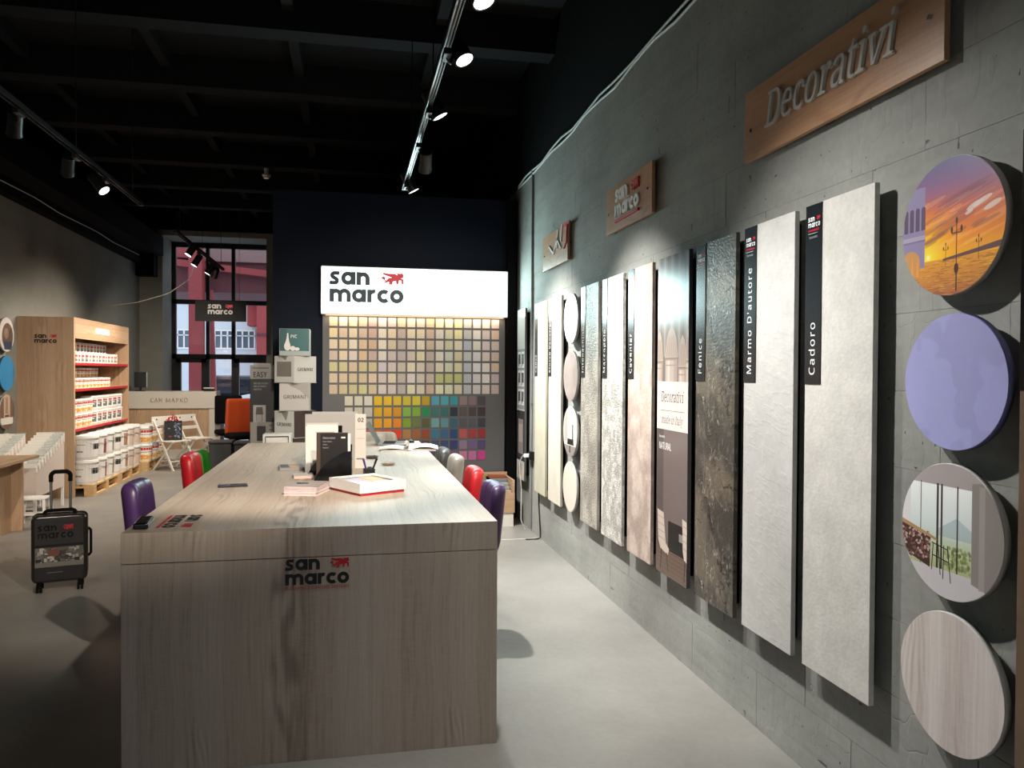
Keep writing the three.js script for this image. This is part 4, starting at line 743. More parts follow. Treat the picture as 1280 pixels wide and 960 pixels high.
  const catTex = canvasTex(256, 400, (g, w2, h2) => { g.fillStyle = '#1d1a19'; g.fillRect(0, 0, w2, h2); g.fillStyle = '#b8b4b0'; g.font = '26px sans-serif'; g.fillText('Decorativi', 22, 46); g.font = '16px sans-serif'; for (let k = 0; k < 3; k++) g.fillText(['linea interni', 'effetti', 'Natural'][k], 22, 74 + k * 26); g.fillStyle = '#d8d4d0'; g.fillRect(196, 28, 40, 14); g.fillStyle = '#5b3a20'; g.fillRect(0, 330, w2, 70); g.fillStyle = '#9c6a34'; g.beginPath(); g.ellipse(150, 362, 80, 14, -0.1, 0, 7); g.fill(); });
  const cat = thing('catalogue', 'dark upright catalogue in the near file holder', 'catalogue', [-0.095, TT + 0.003, -4.518], -0.06);
  part(cat, 'pages', box(0.165, 0.268, 0.016, 0, 0.134, 0), M.paper); part(cat, 'cover', [box(0.17, 0.27, 0.002, 0, 0.135, 0.009), box(0.17, 0.27, 0.002, 0, 0.135, -0.009), box(0.002, 0.27, 0.02, -0.085, 0.135, 0)], std({ color: srgb(70, 52, 44), roughness: 0.5 }));
  part(cat, 'cover_print', new THREE.PlaneGeometry(0.148, 0.262).translate(0.01, 0.135, 0.0106), std({ map: catTex, roughness: 0.35 }));
  const ct2 = thing('brochure', 'white brochure with a black and red spine in the near file holder', 'brochure', [-0.075, TT + 0.003, -4.556], -0.06);
  part(ct2, 'pages', box(0.16, 0.262, 0.01, 0.0, 0.131, 0), M.paper); part(ct2, 'spine', box(0.008, 0.2, 0.014, 0.085, 0.1, 0), M.black); part(ct2, 'red_band', box(0.009, 0.05, 0.0145, 0.085, 0.06, 0), M.red);
  fileHolder('far black file holder behind the dark catalogue', [-0.13, TT, -4.86], -0.06, 0.09);
  const cat2 = thing('catalogue', 'white catalogue standing in the far file holder', 'catalogue', [-0.155, TT + 0.003, -4.84], -0.06);
  part(cat2, 'pages', box(0.2, 0.282, 0.02, 0, 0.141, 0), M.paper); part(cat2, 'cover', [box(0.204, 0.285, 0.002, 0, 0.1425, 0.011), box(0.204, 0.285, 0.002, 0, 0.1425, -0.011)], M.paper);
  part(cat2, 'printed_line', box(0.11, 0.003, 0.0006, 0.01, 0.25, 0.0124), M.grey); part(cat2, 'clip', box(0.022, 0.045, 0.03, 0.1, 0.265, 0), M.black);
  // big grey display folder
  const fo = thing('display_folder', 'large grey folder standing open behind the file holders', 'folder', [-0.1, TT, -5.12], -0.04);
  part(fo, 'front_board', box(0.31, 0.345, 0.012, -0.02, 0.1725, 0.0, 'y'), std({ color: srgb(176, 172, 168), roughness: 0.6 }));
  part(fo, 'spine_board', box(0.012, 0.345, 0.1, 0.142, 0.1725, -0.045), std({ color: srgb(214, 208, 202), roughness: 0.6 }));
  part(fo, 'spine_face', box(0.068, 0.345, 0.012, 0.168, 0.1725, 0.006), std({ color: srgb(222, 214, 206), roughness: 0.6 }));
  part(fo, 'number_label', textGeo('02', 0.026, 0.0008, 'sans_bold', 0, 3).translate(0.15, 0.295, 0.0122), M.greyDark);
  part(fo, 'spine_print', [box(0.05, 0.002, 0.0006, 0.168, 0.25, 0.0124), box(0.05, 0.002, 0.0006, 0.168, 0.19, 0.0124), box(0.05, 0.008, 0.0006, 0.168, 0.06, 0.0124)], M.grey);
  part(fo, 'rear_board', box(0.28, 0.355, 0.01, 0.0, 0.1775, -0.1), std({ color: srgb(188, 184, 180), roughness: 0.6 }));
  const sheet = thing('sheet_stand', 'white printed sheet leaning on the grey folder', 'sheet', [-0.17, TT, -5.09], -0.04);
  part(sheet, 'paper', box(0.18, 0.28, 0.004, 0, 0.14, 0.004), M.paper); part(sheet, 'paper_border', box(0.2, 0.292, 0.003, 0, 0.146, 0), std({ color: srgb(206, 202, 198), roughness: 0.7 }));
  // leaflets
  const lf = thing('leaflet_pack', 'grey leaflet pack with an orange picture beside the file holders', 'leaflets', [-0.36, TT, -5.14], 0.12);
  part(lf, 'pages', box(0.15, 0.018, 0.2, 0, 0.009, 0, 'x', 0.002), std({ color: srgb(150, 150, 150), roughness: 0.7 })); part(lf, 'cover_picture', box(0.06, 0.001, 0.09, 0.02, 0.0187, 0.03), std({ color: srgb(224, 156, 50), roughness: 0.5 })); part(lf, 'cover_photo', box(0.05, 0.001, 0.16, -0.042, 0.0187, 0), M.greyDark);
  const lf2 = thing('leaflet_pack', 'small pink leaflet pile beside the near file holder', 'leaflets', [-0.265, TT, -4.72], 0.1); part(lf2, 'pages', box(0.11, 0.016, 0.14, 0, 0.008, 0, 'x', 0.002), std({ color: srgb(216, 190, 178), roughness: 0.7 })); part(lf2, 'cover', box(0.112, 0.001, 0.142, 0, 0.0165, 0), std({ color: srgb(200, 196, 194), roughness: 0.6 }));
  // dishes
  for (const [lb, x, z, c] of [['shallow pale dish on the table near the pen pot', 0.25, -5.25, [208, 200, 190]], ['small dark-based dish beside the folder', 0.155, -5.66, [90, 76, 66]]]) {
    const d = thing('small_dish', lb, 'dish', [x, TT, z]); part(d, 'bowl', new THREE.LatheGeometry([[0.0001, 0.004], [0.03, 0.004], [0.048, 0.016], [0.05, 0.016], [0.034, 0], [0.0001, 0]].map(([a, b]) => new THREE.Vector2(a, b)), 28), std({ color: srgb(...c), roughness: 0.5 })); part(d, 'rim', new THREE.TorusGeometry(0.049, 0.0015, 6, 28).rotateX(Math.PI / 2).translate(0, 0.016, 0), M.alu);
  }
  // laptop
  const lp = thing('laptop', 'open grey laptop at the far end of the table', 'laptop', [0.36, TT, -6.72], Math.PI / 2 - 0.12);
  part(lp, 'base', box(0.3, 0.016, 0.24, 0, 0.008, 0, 'x', 0.004), std({ color: srgb(110, 114, 118), roughness: 0.35, metalness: 0.5 })); part(lp, 'keyboard', box(0.26, 0.001, 0.1, 0, 0.0166, -0.03), M.black);
  part(lp, 'display', new RoundedBoxGeometry(0.3, 0.2, 0.008, 1, 0.003).translate(0, 0.1, 0).rotateX(-0.5).translate(0, 0.014, -0.12), std({ color: srgb(120, 124, 128), roughness: 0.4, metalness: 0.5 }));
  // open magazine
  const mag = thing('open_magazine', 'open white magazine lying on the table end before the swatches', 'magazine', [0.46, TT, -6.28], -0.1);
  const page = (s) => { const g = new THREE.PlaneGeometry(0.23, 0.3, 14, 2).rotateX(-Math.PI / 2), p2 = g.attributes.position; for (let i = 0; i < p2.count; i++) { const x = p2.getX(i) + 0.115; p2.setY(i, 0.004 + 0.03 * Math.sin(Math.min(1, x / 0.23) * Math.PI * 0.9) * (s > 0 ? 1 : 0.55)); p2.setX(i, s * x); } g.computeVertexNormals(); return g; };
  part(mag, 'page', page(1), std({ color: srgb(240, 238, 234), roughness: 0.5, side: THREE.DoubleSide })); part(mag, 'page', page(-1), std({ color: srgb(206, 196, 186), roughness: 0.5, side: THREE.DoubleSide }));
  part(mag, 'page_block', [box(0.2, 0.012, 0.296, 0.115, 0.006, 0), box(0.2, 0.008, 0.296, -0.11, 0.004, 0)], M.paper); part(mag, 'curled_leaf', new THREE.CylinderGeometry(0.022, 0.022, 0.3, 16, 1, true, 0, 4).rotateX(Math.PI / 2).translate(-0.02, 0.036, 0), std({ color: srgb(150, 134, 122), roughness: 0.5, side: THREE.DoubleSide }));
  const mouse = thing('computer_mouse', 'black mouse behind the laptop', 'mouse', [0.52, TT, -6.86]); part(mouse, 'shell', new THREE.SphereGeometry(0.05, 20, 12, 0, Math.PI * 2, 0, Math.PI / 2).scale(0.65, 0.6, 1), M.gloss); part(mouse, 'scroll_wheel', new THREE.CylinderGeometry(0.006, 0.006, 0.006, 12).rotateZ(Math.PI / 2).translate(0, 0.029, 0.015), M.grey);
}

// ---------------------------------------------------------------- suitcase
{
  const s = thing('suitcase', 'dark cabin suitcase with printed shell and raised handle', 'suitcase', [-2.0, 0, -6.07], 0.26);
  const shell = std({ color: srgb(38, 36, 34), roughness: 0.22 });
  const tex = canvasTex(512, 800, (g, w, h) => {
    g.fillStyle = '#2f2c2a'; g.fillRect(0, 0, w, h); printLogo(g, 30, 250, 74, '#0d0b0a', '#a02a28', 0.86);
    g.fillStyle = '#1a1716'; g.fillRect(0, 330, w, 34); g.fillStyle = '#55524e'; g.fillRect(0, 370, w, 230);
    for (let i = 0; i < 90; i++) { g.fillStyle = ['#8f8a83', '#2a2726', '#66625e', '#a8a29a', '#3d3936'][i % 5]; g.fillRect(hash(i, 1, 4) * w, 372 + hash(i, 2, 4) * 190, 14 + hash(i, 3, 4) * 46, 12 + hash(i, 4, 4) * 40); }
    g.fillStyle = '#6e4238'; g.beginPath(); g.ellipse(200, 440, 60, 50, 0, 0, 7); g.fill(); g.fillStyle = '#6b6761'; g.fillRect(0, 566, w, 60); g.fillStyle = '#231f1e'; g.fillRect(0, 630, w, 170); g.fillStyle = '#8a8681'; g.fillRect(120, 700, 170, 5);
  });
  const W = 0.345, H = 0.47, D = 0.2, y0 = 0.065;
  part(s, 'shell', new RoundedBoxGeometry(W, H, D * 0.47, 5, 0.04).translate(0, y0 + H / 2, D * 0.26), shell); part(s, 'shell', new RoundedBoxGeometry(W, H, D * 0.47, 5, 0.04).translate(0, y0 + H / 2, -D * 0.26), shell);
  part(s, 'zip_band', new RoundedBoxGeometry(W - 0.008, H - 0.008, 0.03, 4, 0.014).translate(0, y0 + H / 2, 0), M.black);
  part(s, 'shell_print', new THREE.PlaneGeometry(W - 0.05, H - 0.05).translate(0, y0 + H / 2, D * 0.26 + D * 0.235 + 0.0008), std({ map: tex, roughness: 0.25 }));
  part(s, 'top_grip', tube([[-0.1, y0 + H, 0], [-0.08, y0 + H + 0.022, 0], [0.08, y0 + H + 0.022, 0], [0.1, y0 + H, 0]], 0.012, 20, 8), M.black);
  part(s, 'telescopic_tube', [rod([-0.06, y0 + H - 0.02, -0.07], [-0.06, 0.79, -0.07], 0.009), rod([0.06, y0 + H - 0.02, -0.07], [0.06, 0.79, -0.07], 0.009)], M.alu);
  part(s, 'pull_handle', tube([[-0.06, 0.75, -0.07], [-0.06, 0.8, -0.07], [-0.04, 0.82, -0.07], [0.04, 0.82, -0.07], [0.06, 0.8, -0.07], [0.06, 0.75, -0.07]], 0.015, 30, 10), M.black);
  part(s, 'lock', box(0.008, 0.05, 0.03, W / 2, y0 + H * 0.72, 0.02, 'y', 0.002), M.chrome); part(s, 'side_grip', tube([[W / 2, 0.42, 0], [W / 2 + 0.018, 0.4, 0], [W / 2 + 0.018, 0.24, 0], [W / 2, 0.22, 0]], 0.009, 16, 8), M.black);
  for (const x of [-1, 1]) for (const z of [-1, 1]) { const c = part(s, 'caster', [box(0.03, 0.04, 0.035, x * 0.125, 0.05, z * 0.07, 'y', 0.006)], M.black); part(c, 'wheel', [new THREE.CylinderGeometry(0.024, 0.024, 0.012, 18).rotateZ(Math.PI / 2).translate(x * 0.125 - 0.012, 0.024, z * 0.07), new THREE.CylinderGeometry(0.024, 0.024, 0.012, 18).rotateZ(Math.PI / 2).translate(x * 0.125 + 0.012, 0.024, z * 0.07)], M.black); }
}

// ---------------------------------------------------------------- stands behind the table
{
  const white = M.whiteGloss, g1 = std({ color: srgb(186, 182, 178), roughness: 0.5 }), g2 = std({ color: srgb(160, 156, 152), roughness: 0.5 }), dk = std({ color: srgb(64, 50, 48), roughness: 0.5 });
  const word_ = (s, w) => { const g = textGeo(s, 0.05, 0.0012, 'sans_regular', 0.04, 4), k = w / g.userData.width; return g.scale(k, k, 1); };
  const t = thing('box_tower', 'tower of turned display boxes with a teal picture box on top', 'display tower', [-0.505, 0, -7.72]);
  const teal = canvasTex(384, 352, (g, w, h) => { g.fillStyle = '#14595c'; g.fillRect(0, 0, w, h); g.fillStyle = '#0e474b'; g.fillRect(0, 0, 90, h); g.fillStyle = '#9aa7a6'; g.fillRect(0, 296, w, 60); g.fillStyle = '#d6d4cf'; g.beginPath(); g.moveTo(96, 60); g.lineTo(112, 60); g.quadraticCurveTo(116, 160, 138, 210); g.quadraticCurveTo(146, 290, 104, 292); g.quadraticCurveTo(48, 290, 60, 210); g.quadraticCurveTo(92, 150, 96, 60); g.fill(); g.beginPath(); g.ellipse(170, 262, 36, 32, 0, 0, 7); g.fill(); g.beginPath(); g.ellipse(226, 270, 34, 22, 0, 0, 7); g.fill(); g.fillStyle = '#e8e8e4'; g.font = '58px sans-serif'; g.save(); g.transform(0.85, 0, 0, 1, 140, 122); g.fillText('PVC', 0, 0); g.restore(); });
  const unit = (name, y0, h, turn, front, right, label) => { const c = part(t, name, box(0.27, h - 0.006, 0.27, 0, y0 + h / 2, 0).rotateY(turn), front, label); part(c, 'base_plate', box(0.275, 0.006, 0.275, 0, y0 + 0.003, 0).rotateY(turn), g2); return c; };
  part(t, 'pedestal', box(0.3, 0.66, 0.3, 0, 0.33, 0), M.black); const lowb = unit('box', 0.66, 0.26, 0.6, dk);
  const A = unit('box', 0.92, 0.255, -0.785 + 0.0, white), B = unit('box', 1.175, 0.258, 0, g1), C = unit('box', 1.433, 0.255, -0.785, g1), Dd = unit('box', 1.688, 0.255, 0, g2);
  // white front faces of the turned boxes
  const face = (y, rotY, m) => new THREE.PlaneGeometry(0.268, 0.246).translate(0, y, 0.1356).rotateY(rotY);
  part(A, 'front_sheet', face(1.05, -0.785), white); part(A, 'side_sheet', face(1.05, 0.785), dk); part(A, 'corner_flap', new THREE.ShapeGeometry(new THREE.Shape([new THREE.Vector2(-0.05, 0.12), new THREE.Vector2(0.06, 0.12), new THREE.Vector2(0.03, 0.03)])).translate(0, 1.05, 0.1362).rotateY(-0.785), g2); part(A, 'lettering', word_('GRIMANI', 0.2).translate(-0.1, 1.03, 0.136).rotateY(-0.785), ink);
  part(B, 'lettering', word_('GRIMANI', 0.205).translate(-0.1, 1.288, 0.1355), ink); part(B, 'folded_corner', new THREE.ShapeGeometry(new THREE.Shape([new THREE.Vector2(-0.06, 0.12), new THREE.Vector2(0.132, 0.12), new THREE.Vector2(0.132, -0.02), new THREE.Vector2(0.05, 0.06)])).translate(0, 1.304, 0.1354), g2);
  part(C, 'front_sheet', face(1.563, -0.785), white); part(C, 'sample_patch', new THREE.PlaneGeometry(0.2, 0.14).translate(0, 1.563, 0.1362).rotateY(-0.785), std({ color: srgb(148, 144, 136), roughness: 0.7 })); part(C, 'corner_flap', new THREE.ShapeGeometry(new THREE.Shape([new THREE.Vector2(-0.05, 0.12), new THREE.Vector2(0.05, 0.12), new THREE.Vector2(0.02, 0.08)])).translate(0, 1.563, 0.1364).rotateY(-0.785), g2); part(C, 'lettering', word_('GRIMANI', 0.19).translate(-0.095, 1.545, 0.1356).rotateY(0.785), ink);
  part(Dd, 'picture', new THREE.PlaneGeometry(0.264, 0.245).translate(0, 1.816, 0.1356), std({ map: teal, roughness: 0.3 }));
  const e = thing('brochure_stand', 'dark upright stand with a grey header and small pictures', 'stand', [-0.842, 0, -8.05]);
  const easy = canvasTex(320, 1024, (g, w, h) => {
    g.fillStyle = '#1b1c1d'; g.fillRect(0, 0, w, h); g.fillStyle = '#8f8c88'; g.fillRect(0, 0, w, 136); g.fillStyle = '#2a2827'; g.fillRect(30, 24, 220, 8); g.font = 'bold 78px sans-serif'; g.save(); g.transform(1.05, 0, 0, 1, 36, 122); g.fillText('EASY', 0, 0); g.restore();
    g.fillStyle = '#a8a5a0'; g.font = '24px sans-serif'; g.fillText('AND EASY DESIGN', 44, 190); g.fillText('AND EXTREMELY', 44, 220); g.fillText('VERSATILE', 44, 250);
    g.fillStyle = '#a29d98'; g.fillRect(40, 400, 170, 170); g.fillStyle = '#4d443f'; g.beginPath(); g.moveTo(84, 420); g.lineTo(166, 420); g.lineTo(176, 494); g.lineTo(74, 494); g.fill(); g.fillRect(84, 494, 6, 70); g.fillRect(160, 494, 6, 70);
    g.fillStyle = '#8f8a85'; g.fillRect(0, 570, w, 330); g.fillStyle = '#2c2725'; g.fillRect(90, 610, 120, 150); g.fillStyle = '#5c342c'; g.fillRect(60, 800, 150, 80); g.fillStyle = '#3a3735'; for (let k = 0; k < 5; k++) g.fillRect(258, 600 + k * 44, 46, 10);
    g.fillStyle = '#1b1c1d'; g.fillRect(0, 900, w, 124);
  });
  part(e, 'body', boxE(-0.112, 0.112, 0.02, 1.6, -0.04, 0.0), M.black); part(e, 'printed_front', new THREE.PlaneGeometry(0.222, 1.0).translate(0, 1.1, 0.0008), std({ map: easy, roughness: 0.4 })); part(e, 'header_cap', box(0.16, 0.02, 0.05, 0.0, 1.61, -0.02), g2); part(e, 'foot', box(0.3, 0.02, 0.24, 0, 0.01, -0.02), M.black);
  const lb = thing('framed_display_box', 'low white framed display box right behind the table end', 'display box', [-0.63, 0, -7.33]);
  part(lb, 'body', boxE(-0.12, 0.12, 0, 0.985, -0.1, 0.1), M.white); part(lb, 'frame', new THREE.ExtrudeGeometry(new THREE.Shape([[-0.1, 0.85], [-0.1, 0.968], [0.1, 0.968], [0.1, 0.85], [0.094, 0.85], [0.094, 0.96], [-0.094, 0.96], [-0.094, 0.85]].map(([a, b]) => new THREE.Vector2(a, b))), { depth: 0.004, bevelEnabled: false }).translate(0, 0, 0.1), M.black);
}

// ---------------------------------------------------------------- plaster wall side: desk, racks, discs
{
  const d = thing('side_desk', 'oak desk cut by the picture edge beside the suitcase', 'desk', [0, 0, 0]);
  part(d, 'desktop', boxE(-3.86, -2.945, 0.693, 0.72, -8.38, -6.3, 'z', 0.001), M.oak);
  part(d, 'side_panel', boxE(-3.2, -3.17, 0, 0.693, -8.35, -6.4, 'y'), M.oak); part(d, 'end_panel', boxE(-3.17, -3.075, 0, 0.693, -8.36, -8.32, 'y'), M.oak); part(d, 'end_panel', boxE(-3.84, -3.2, 0, 0.693, -8.36, -8.32, 'y'), M.oak);
  const G = 'round discs on the plaster wall';
  const photo1 = canvasTex(256, 256, (g, w, h) => { g.fillStyle = '#cfc6c0'; g.fillRect(0, 0, w, h); g.fillStyle = '#5e4c40'; g.beginPath(); g.ellipse(140, 140, 96, 100, 0, 0, 7); g.fill(); g.fillStyle = '#8a7260'; g.beginPath(); g.ellipse(120, 120, 40, 40, 0, 0, 7); g.fill(); g.fillStyle = '#2f3b58'; g.fillRect(80, 180, 140, 60); });
  const photo2 = canvasTex(256, 256, (g, w, h) => { g.fillStyle = '#6d5548'; g.fillRect(0, 0, w, h); g.fillStyle = '#b89c8a'; g.fillRect(70, 0, 110, 170); g.fillStyle = '#d6d2cc'; g.fillRect(20, 170, 210, 50); g.fillStyle = '#4a382e'; g.fillRect(90, 150, 70, 14); g.fillStyle = '#8f7a6c'; g.fillRect(100, 20, 40, 120); });
  const LX = XL + 0.06;
  disc('brown photo disc at the top beside the shelf cabinet', -9.93, 1.94, 0.196, edgeW, std({ map: photo1, roughness: 0.4 }), G, -1, LX);
  disc('bright blue plain disc beside the shelf cabinet', -9.93, 1.5, 0.2, std({ color: srgb(30, 96, 140), roughness: 0.5 }), std({ color: srgb(44, 128, 178), roughness: 0.5 }), G, -1, LX);
  disc('photo disc of a bathtub room below the blue disc', -9.93, 1.06, 0.198, edgeW, std({ map: photo2, roughness: 0.4 }), G, -1, LX);
  disc('white disc at the bottom beside the shelf cabinet', -9.93, 0.62, 0.198, edgeW, std({ color: srgb(222, 220, 212), roughness: 0.5 }), G, -1, LX);
  // two sample racks with slanting tops full of clear-edged boards
  const rackM = std({ color: srgb(206, 192, 184), roughness: 0.7 });
  function rack(label, x, z, w) {
    const r = thing('sample_rack', label, 'sample rack', [x, 0, z]);
    const sh = new THREE.Shape([[0.42, 0], [-0.42, 0], [-0.42, 0.76], [0.42, 0.5]].map(([a, b]) => new THREE.Vector2(a, b)));  // seen from +x: near end lower
    part(r, 'body', new THREE.ExtrudeGeometry(new THREE.Shape([[-0.42, 0.22], [0.42, 0.22], [0.42, 0.52], [-0.42, 0.78]].map(([a, b]) => new THREE.Vector2(a, b))), { depth: w, bevelEnabled: false }).translate(0, 0, -w / 2).rotateY(-Math.PI / 2), rackM);
    for (const a of [-1, 1]) for (const b of [-1, 1]) part(r, 'leg', box(0.025, 0.24, 0.025, a * (w / 2 - 0.014), 0.12, b * 0.4), M.white); part(r, 'cross_bar', box(w, 0.02, 0.02, 0, 0.1, 0.4), M.white);
    for (let i = 0; i < 11; i++) { const t = i / 10, zz = -0.4 + t * 0.8, yy = 0.8 - t * 0.25; part(r, 'sample_board', box(w + 0.02, 0.11, 0.008, 0, yy - 0.02, zz).translate(0, 0, 0), M.paper); part(r, 'clear_tab', box(0.1, 0.018, 0.035, w / 2 - 0.03, yy + 0.038, zz + 0.01), M.acrylic); }
  }
  rack('slanting sample rack with a pink side beside the cabinet', -3.32, -9.38, 0.27);
  rack('second slanting sample rack half hidden by the desk', -3.66, -9.2, 0.27);
  for (const [x, lb] of [[-3.07, 'white plastic step stool behind the suitcase'], [-3.45, 'second white step stool nearer the desk']]) {
    const s = thing('step_stool', lb, 'stool', [x, 0, -8.6]);
    part(s, 'top', box(0.26, 0.022, 0.2, 0, 0.27, 0, 'x', 0.008), M.white); for (const a of [-1, 1]) for (const b of [-1, 1]) part(s, 'leg', bar([a * 0.115, 0.26, b * 0.085], [a * 0.135, 0, b * 0.1], 0.026, 0.026), M.white); part(s, 'lower_step', box(0.24, 0.018, 0.12, 0, 0.13, 0.1), M.white);
  }
}

// ---------------------------------------------------------------- shelf cabinet with tins, pallets with buckets
{
  const x0 = XL, x1 = -3.256, z1 = -10.36, z0 = -12.76;
  const c = thing('shelf_cabinet', 'tall oak shelf cabinet filled with paint tins', 'cabinet', [0, 0, 0]);
  part(c, 'side_panel', boxE(x0, x1, 0, 2.18, z1 - 0.04, z1, 'y', 0.001), M.oak); part(c, 'side_panel', boxE(x0, x1, 0, 2.18, z0, z0 + 0.04, 'y', 0.001), M.oak);
  part(c, 'header', boxE(x1 - 0.04, x1, 1.93, 2.18, z0 + 0.04, z1 - 0.04, 'z'), M.oak); part(c, 'top_panel', boxE(x0, x1 - 0.04, 2.15, 2.18, z0 + 0.04, z1 - 0.04, 'z'), M.oak);
  part(c, 'back_panel', boxE(x0, x0 + 0.012, 0, 2.15, z0 + 0.04, z1 - 0.04, 'y'), M.oak);
  for (const y of [1.63, 1.31, 0.82]) { const s = part(c, 'shelf', boxE(x0 + 0.012, x1 - 0.012, y - 0.028, y, z0 + 0.04, z1 - 0.04, 'z'), M.oak); part(s, 'red_edge', boxE(x1 - 0.012, x1 - 0.004, y - 0.03, y + 0.001, z0 + 0.04, z1 - 0.04), M.redPaint); }
  part(c, 'lit_name_plate', boxE(x1, x1 + 0.01, 2.02, 2.085, -11.75, -11.2), std({ color: srgb(240, 240, 236), emissive: new THREE.Color(1, 0.98, 0.92), emissiveIntensity: 1.0 }));
  const l = logo(c, 0.245, { text: ink, lion: lionRed, tagline: lionRed, depth: 0.001, line: false }); l.position.set(-3.69, 1.865, z1 + 0.0004);

  const lidM = std({ color: srgb(226, 224, 218), roughness: 0.45 }), tubM = std({ color: srgb(216, 213, 206), roughness: 0.45 });
  const bandTex = (fn) => canvasTex(256, 128, fn);
  const labels = {
    red: bandTex((g, w, h) => { g.fillStyle = '#e4e0d8'; g.fillRect(0, 0, w, h); for (let k = 0; k < 4; k++) { const x = k * 64; g.fillStyle = '#b8202c'; g.fillRect(x + 8, 10, 40, 34); g.fillStyle = '#5f5c5a'; g.fillRect(x + 12, 56, 32, 7); g.fillRect(x + 16, 68, 22, 5); g.fillStyle = ['#a9a39a', '#7d8488', '#b39b86', '#8a8580'][k]; g.fillRect(x + 8, 80, 40, 40); } }),
    amber: bandTex((g, w, h) => { g.fillStyle = '#f0ece2'; g.fillRect(0, 0, w, h); g.fillStyle = '#bc2230'; g.fillRect(0, 4, w, 26); for (let k = 0; k < 26; k++) { g.fillStyle = ['#e0a23a', '#d98f2c', '#eebf66'][k % 3]; g.beginPath(); g.arc(hash(k, 1, 2) * w, 90 + hash(k, 2, 2) * 34, 13, 0, 7); g.fill(); } g.fillStyle = '#77736f'; g.fillRect(60, 46, 60, 7); g.fillRect(190, 46, 50, 7); }),
    grey: bandTex((g, w, h) => { g.fillStyle = '#eeece8'; g.fillRect(0, 0, w, h); for (let k = 0; k < 4; k++) { g.fillStyle = '#b02430'; g.fillRect(10 + k * 64, 10, 40, 26); g.fillStyle = ['#8a857f', '#5c6468', '#a59a90', '#3f4548'][k]; g.fillRect(10 + k * 64, 42, 40, 66); g.fillStyle = '#d8d4ce'; g.fillRect(18 + k * 64, 56, 18, 18); } }),
    photoA: bandTex((g, w, h) => { g.fillStyle = '#eceae6'; g.fillRect(0, 0, w, h); g.fillStyle = '#c3aaa0'; g.fillRect(150, 10, 50, 110); g.fillStyle = '#2c2a2a'; g.fillRect(96, 26, 32, 44); g.fillStyle = '#8f8b88'; g.fillRect(40, 30, 30, 6); g.fillRect(40, 80, 22, 12); g.fillRect(10, 30, 20, 60); }),
    photoB: bandTex((g, w, h) => { g.fillStyle = '#eceae6'; g.fillRect(0, 0, w, h); g.fillStyle = '#8a2f36'; g.fillRect(120, 6, 52, 116); g.fillStyle = '#d9b8b0'; g.fillRect(132, 12, 28, 26); g.fillStyle = '#555'; g.fillRect(70, 40, 20, 30); }),
    photoC: bandTex((g, w, h) => { g.fillStyle = '#eceae6'; g.fillRect(0, 0, w, h); g.fillStyle = '#8c8179'; g.fillRect(118, 6, 60, 116); g.fillStyle = '#b9aca2'; g.fillRect(150, 10, 24, 30); }),
    photoD: bandTex((g, w, h) => { g.fillStyle = '#eceae6'; g.fillRect(0, 0, w, h); g.fillStyle = '#b0805e'; g.fillRect(112, 10, 70, 106); g.fillStyle = '#9a948e'; g.fillRect(60, 30, 30, 40); }),
    photoE: bandTex((g, w, h) => { g.fillStyle = '#eceae6'; g.fillRect(0, 0, w, h); g.fillStyle = '#d9bfae'; g.fillRect(96, 0, 60, 128); g.fillStyle = '#a82430'; g.fillRect(158, 6, 46, 30); g.fillRect(158, 44, 46, 74); g.fillStyle = '#f0e6e0'; for (let k = 0; k < 3; k++) g.fillRect(176, 54 + k * 22, 14, 12); }),
  };
  const LM = Object.fromEntries(Object.entries(labels).map(([k, t]) => [k, std({ map: t, roughness: 0.45 })]));
  // a tub: body, label wrap, lid with a rolled rim, handle on the big ones. Label centre faces +x.
  function makeTub(name, label, category, r, h, lm, handle, group) {
    const t = thing(name, label, category, [0, 0, 0], 0, group);
    part(t, 'body', new THREE.LatheGeometry([[0.0001, 0], [r * 0.9, 0], [r * 0.915, 0.004], [r * 0.985, h * 0.9]].map(([a, b]) => new THREE.Vector2(a, b)), 22), tubM);
    const wrap = new THREE.CylinderGeometry(r * 0.984, r * 0.932, h * 0.68, 22, 1, true, -Math.PI * 0.5, Math.PI * 2).translate(0, h * 0.46, 0); part(t, 'printed_label', wrap, lm);
    part(t, 'lid', new THREE.LatheGeometry([[r * 0.98, h * 0.86], [r * 1.03, h * 0.865], [r * 1.03, h * 0.9], [r, h * 0.91], [r * 1.0, h * 0.985], [r * 0.94, h], [r * 0.9, h * 0.97], [0.0001, h * 0.97]].map(([a, b]) => new THREE.Vector2(a, b)), 22), lidM);
    if (handle) part(t, 'wire_handle', tube([[0, h * 0.8, -r * 1.02], [r * 0.75, h * 0.62, -r * 0.72], [r * 1.04, h * 0.56, 0], [r * 0.75, h * 0.62, r * 0.72], [0, h * 0.8, r * 1.02]], 0.003, 20, 5), M.alu);
    return t;
  }
  const lin = (n, z, step, x, y) => [...Array(n)].map((_, i) => [x + rr(-0.006, 0.006), y, z - i * step]);
  const ORD = ['first', 'second', 'third', 'fourth', 'fifth', 'sixth', 'seventh', 'eighth', 'ninth', 'tenth', 'eleventh', 'twelfth', 'thirteenth', 'fourteenth'];
  const put = (mk, lists) => { let first = null; for (const [pos, text, group] of lists) pos.forEach((p, i) => { const label = pos.length > 1 ? `${text}, ${ORD[i]} from the logo side panel` : text; if (!first) { first = mk(label, group); first.position.set(...p); } else copy(first, p, rr(-0.12, 0.12), label, group); }); };
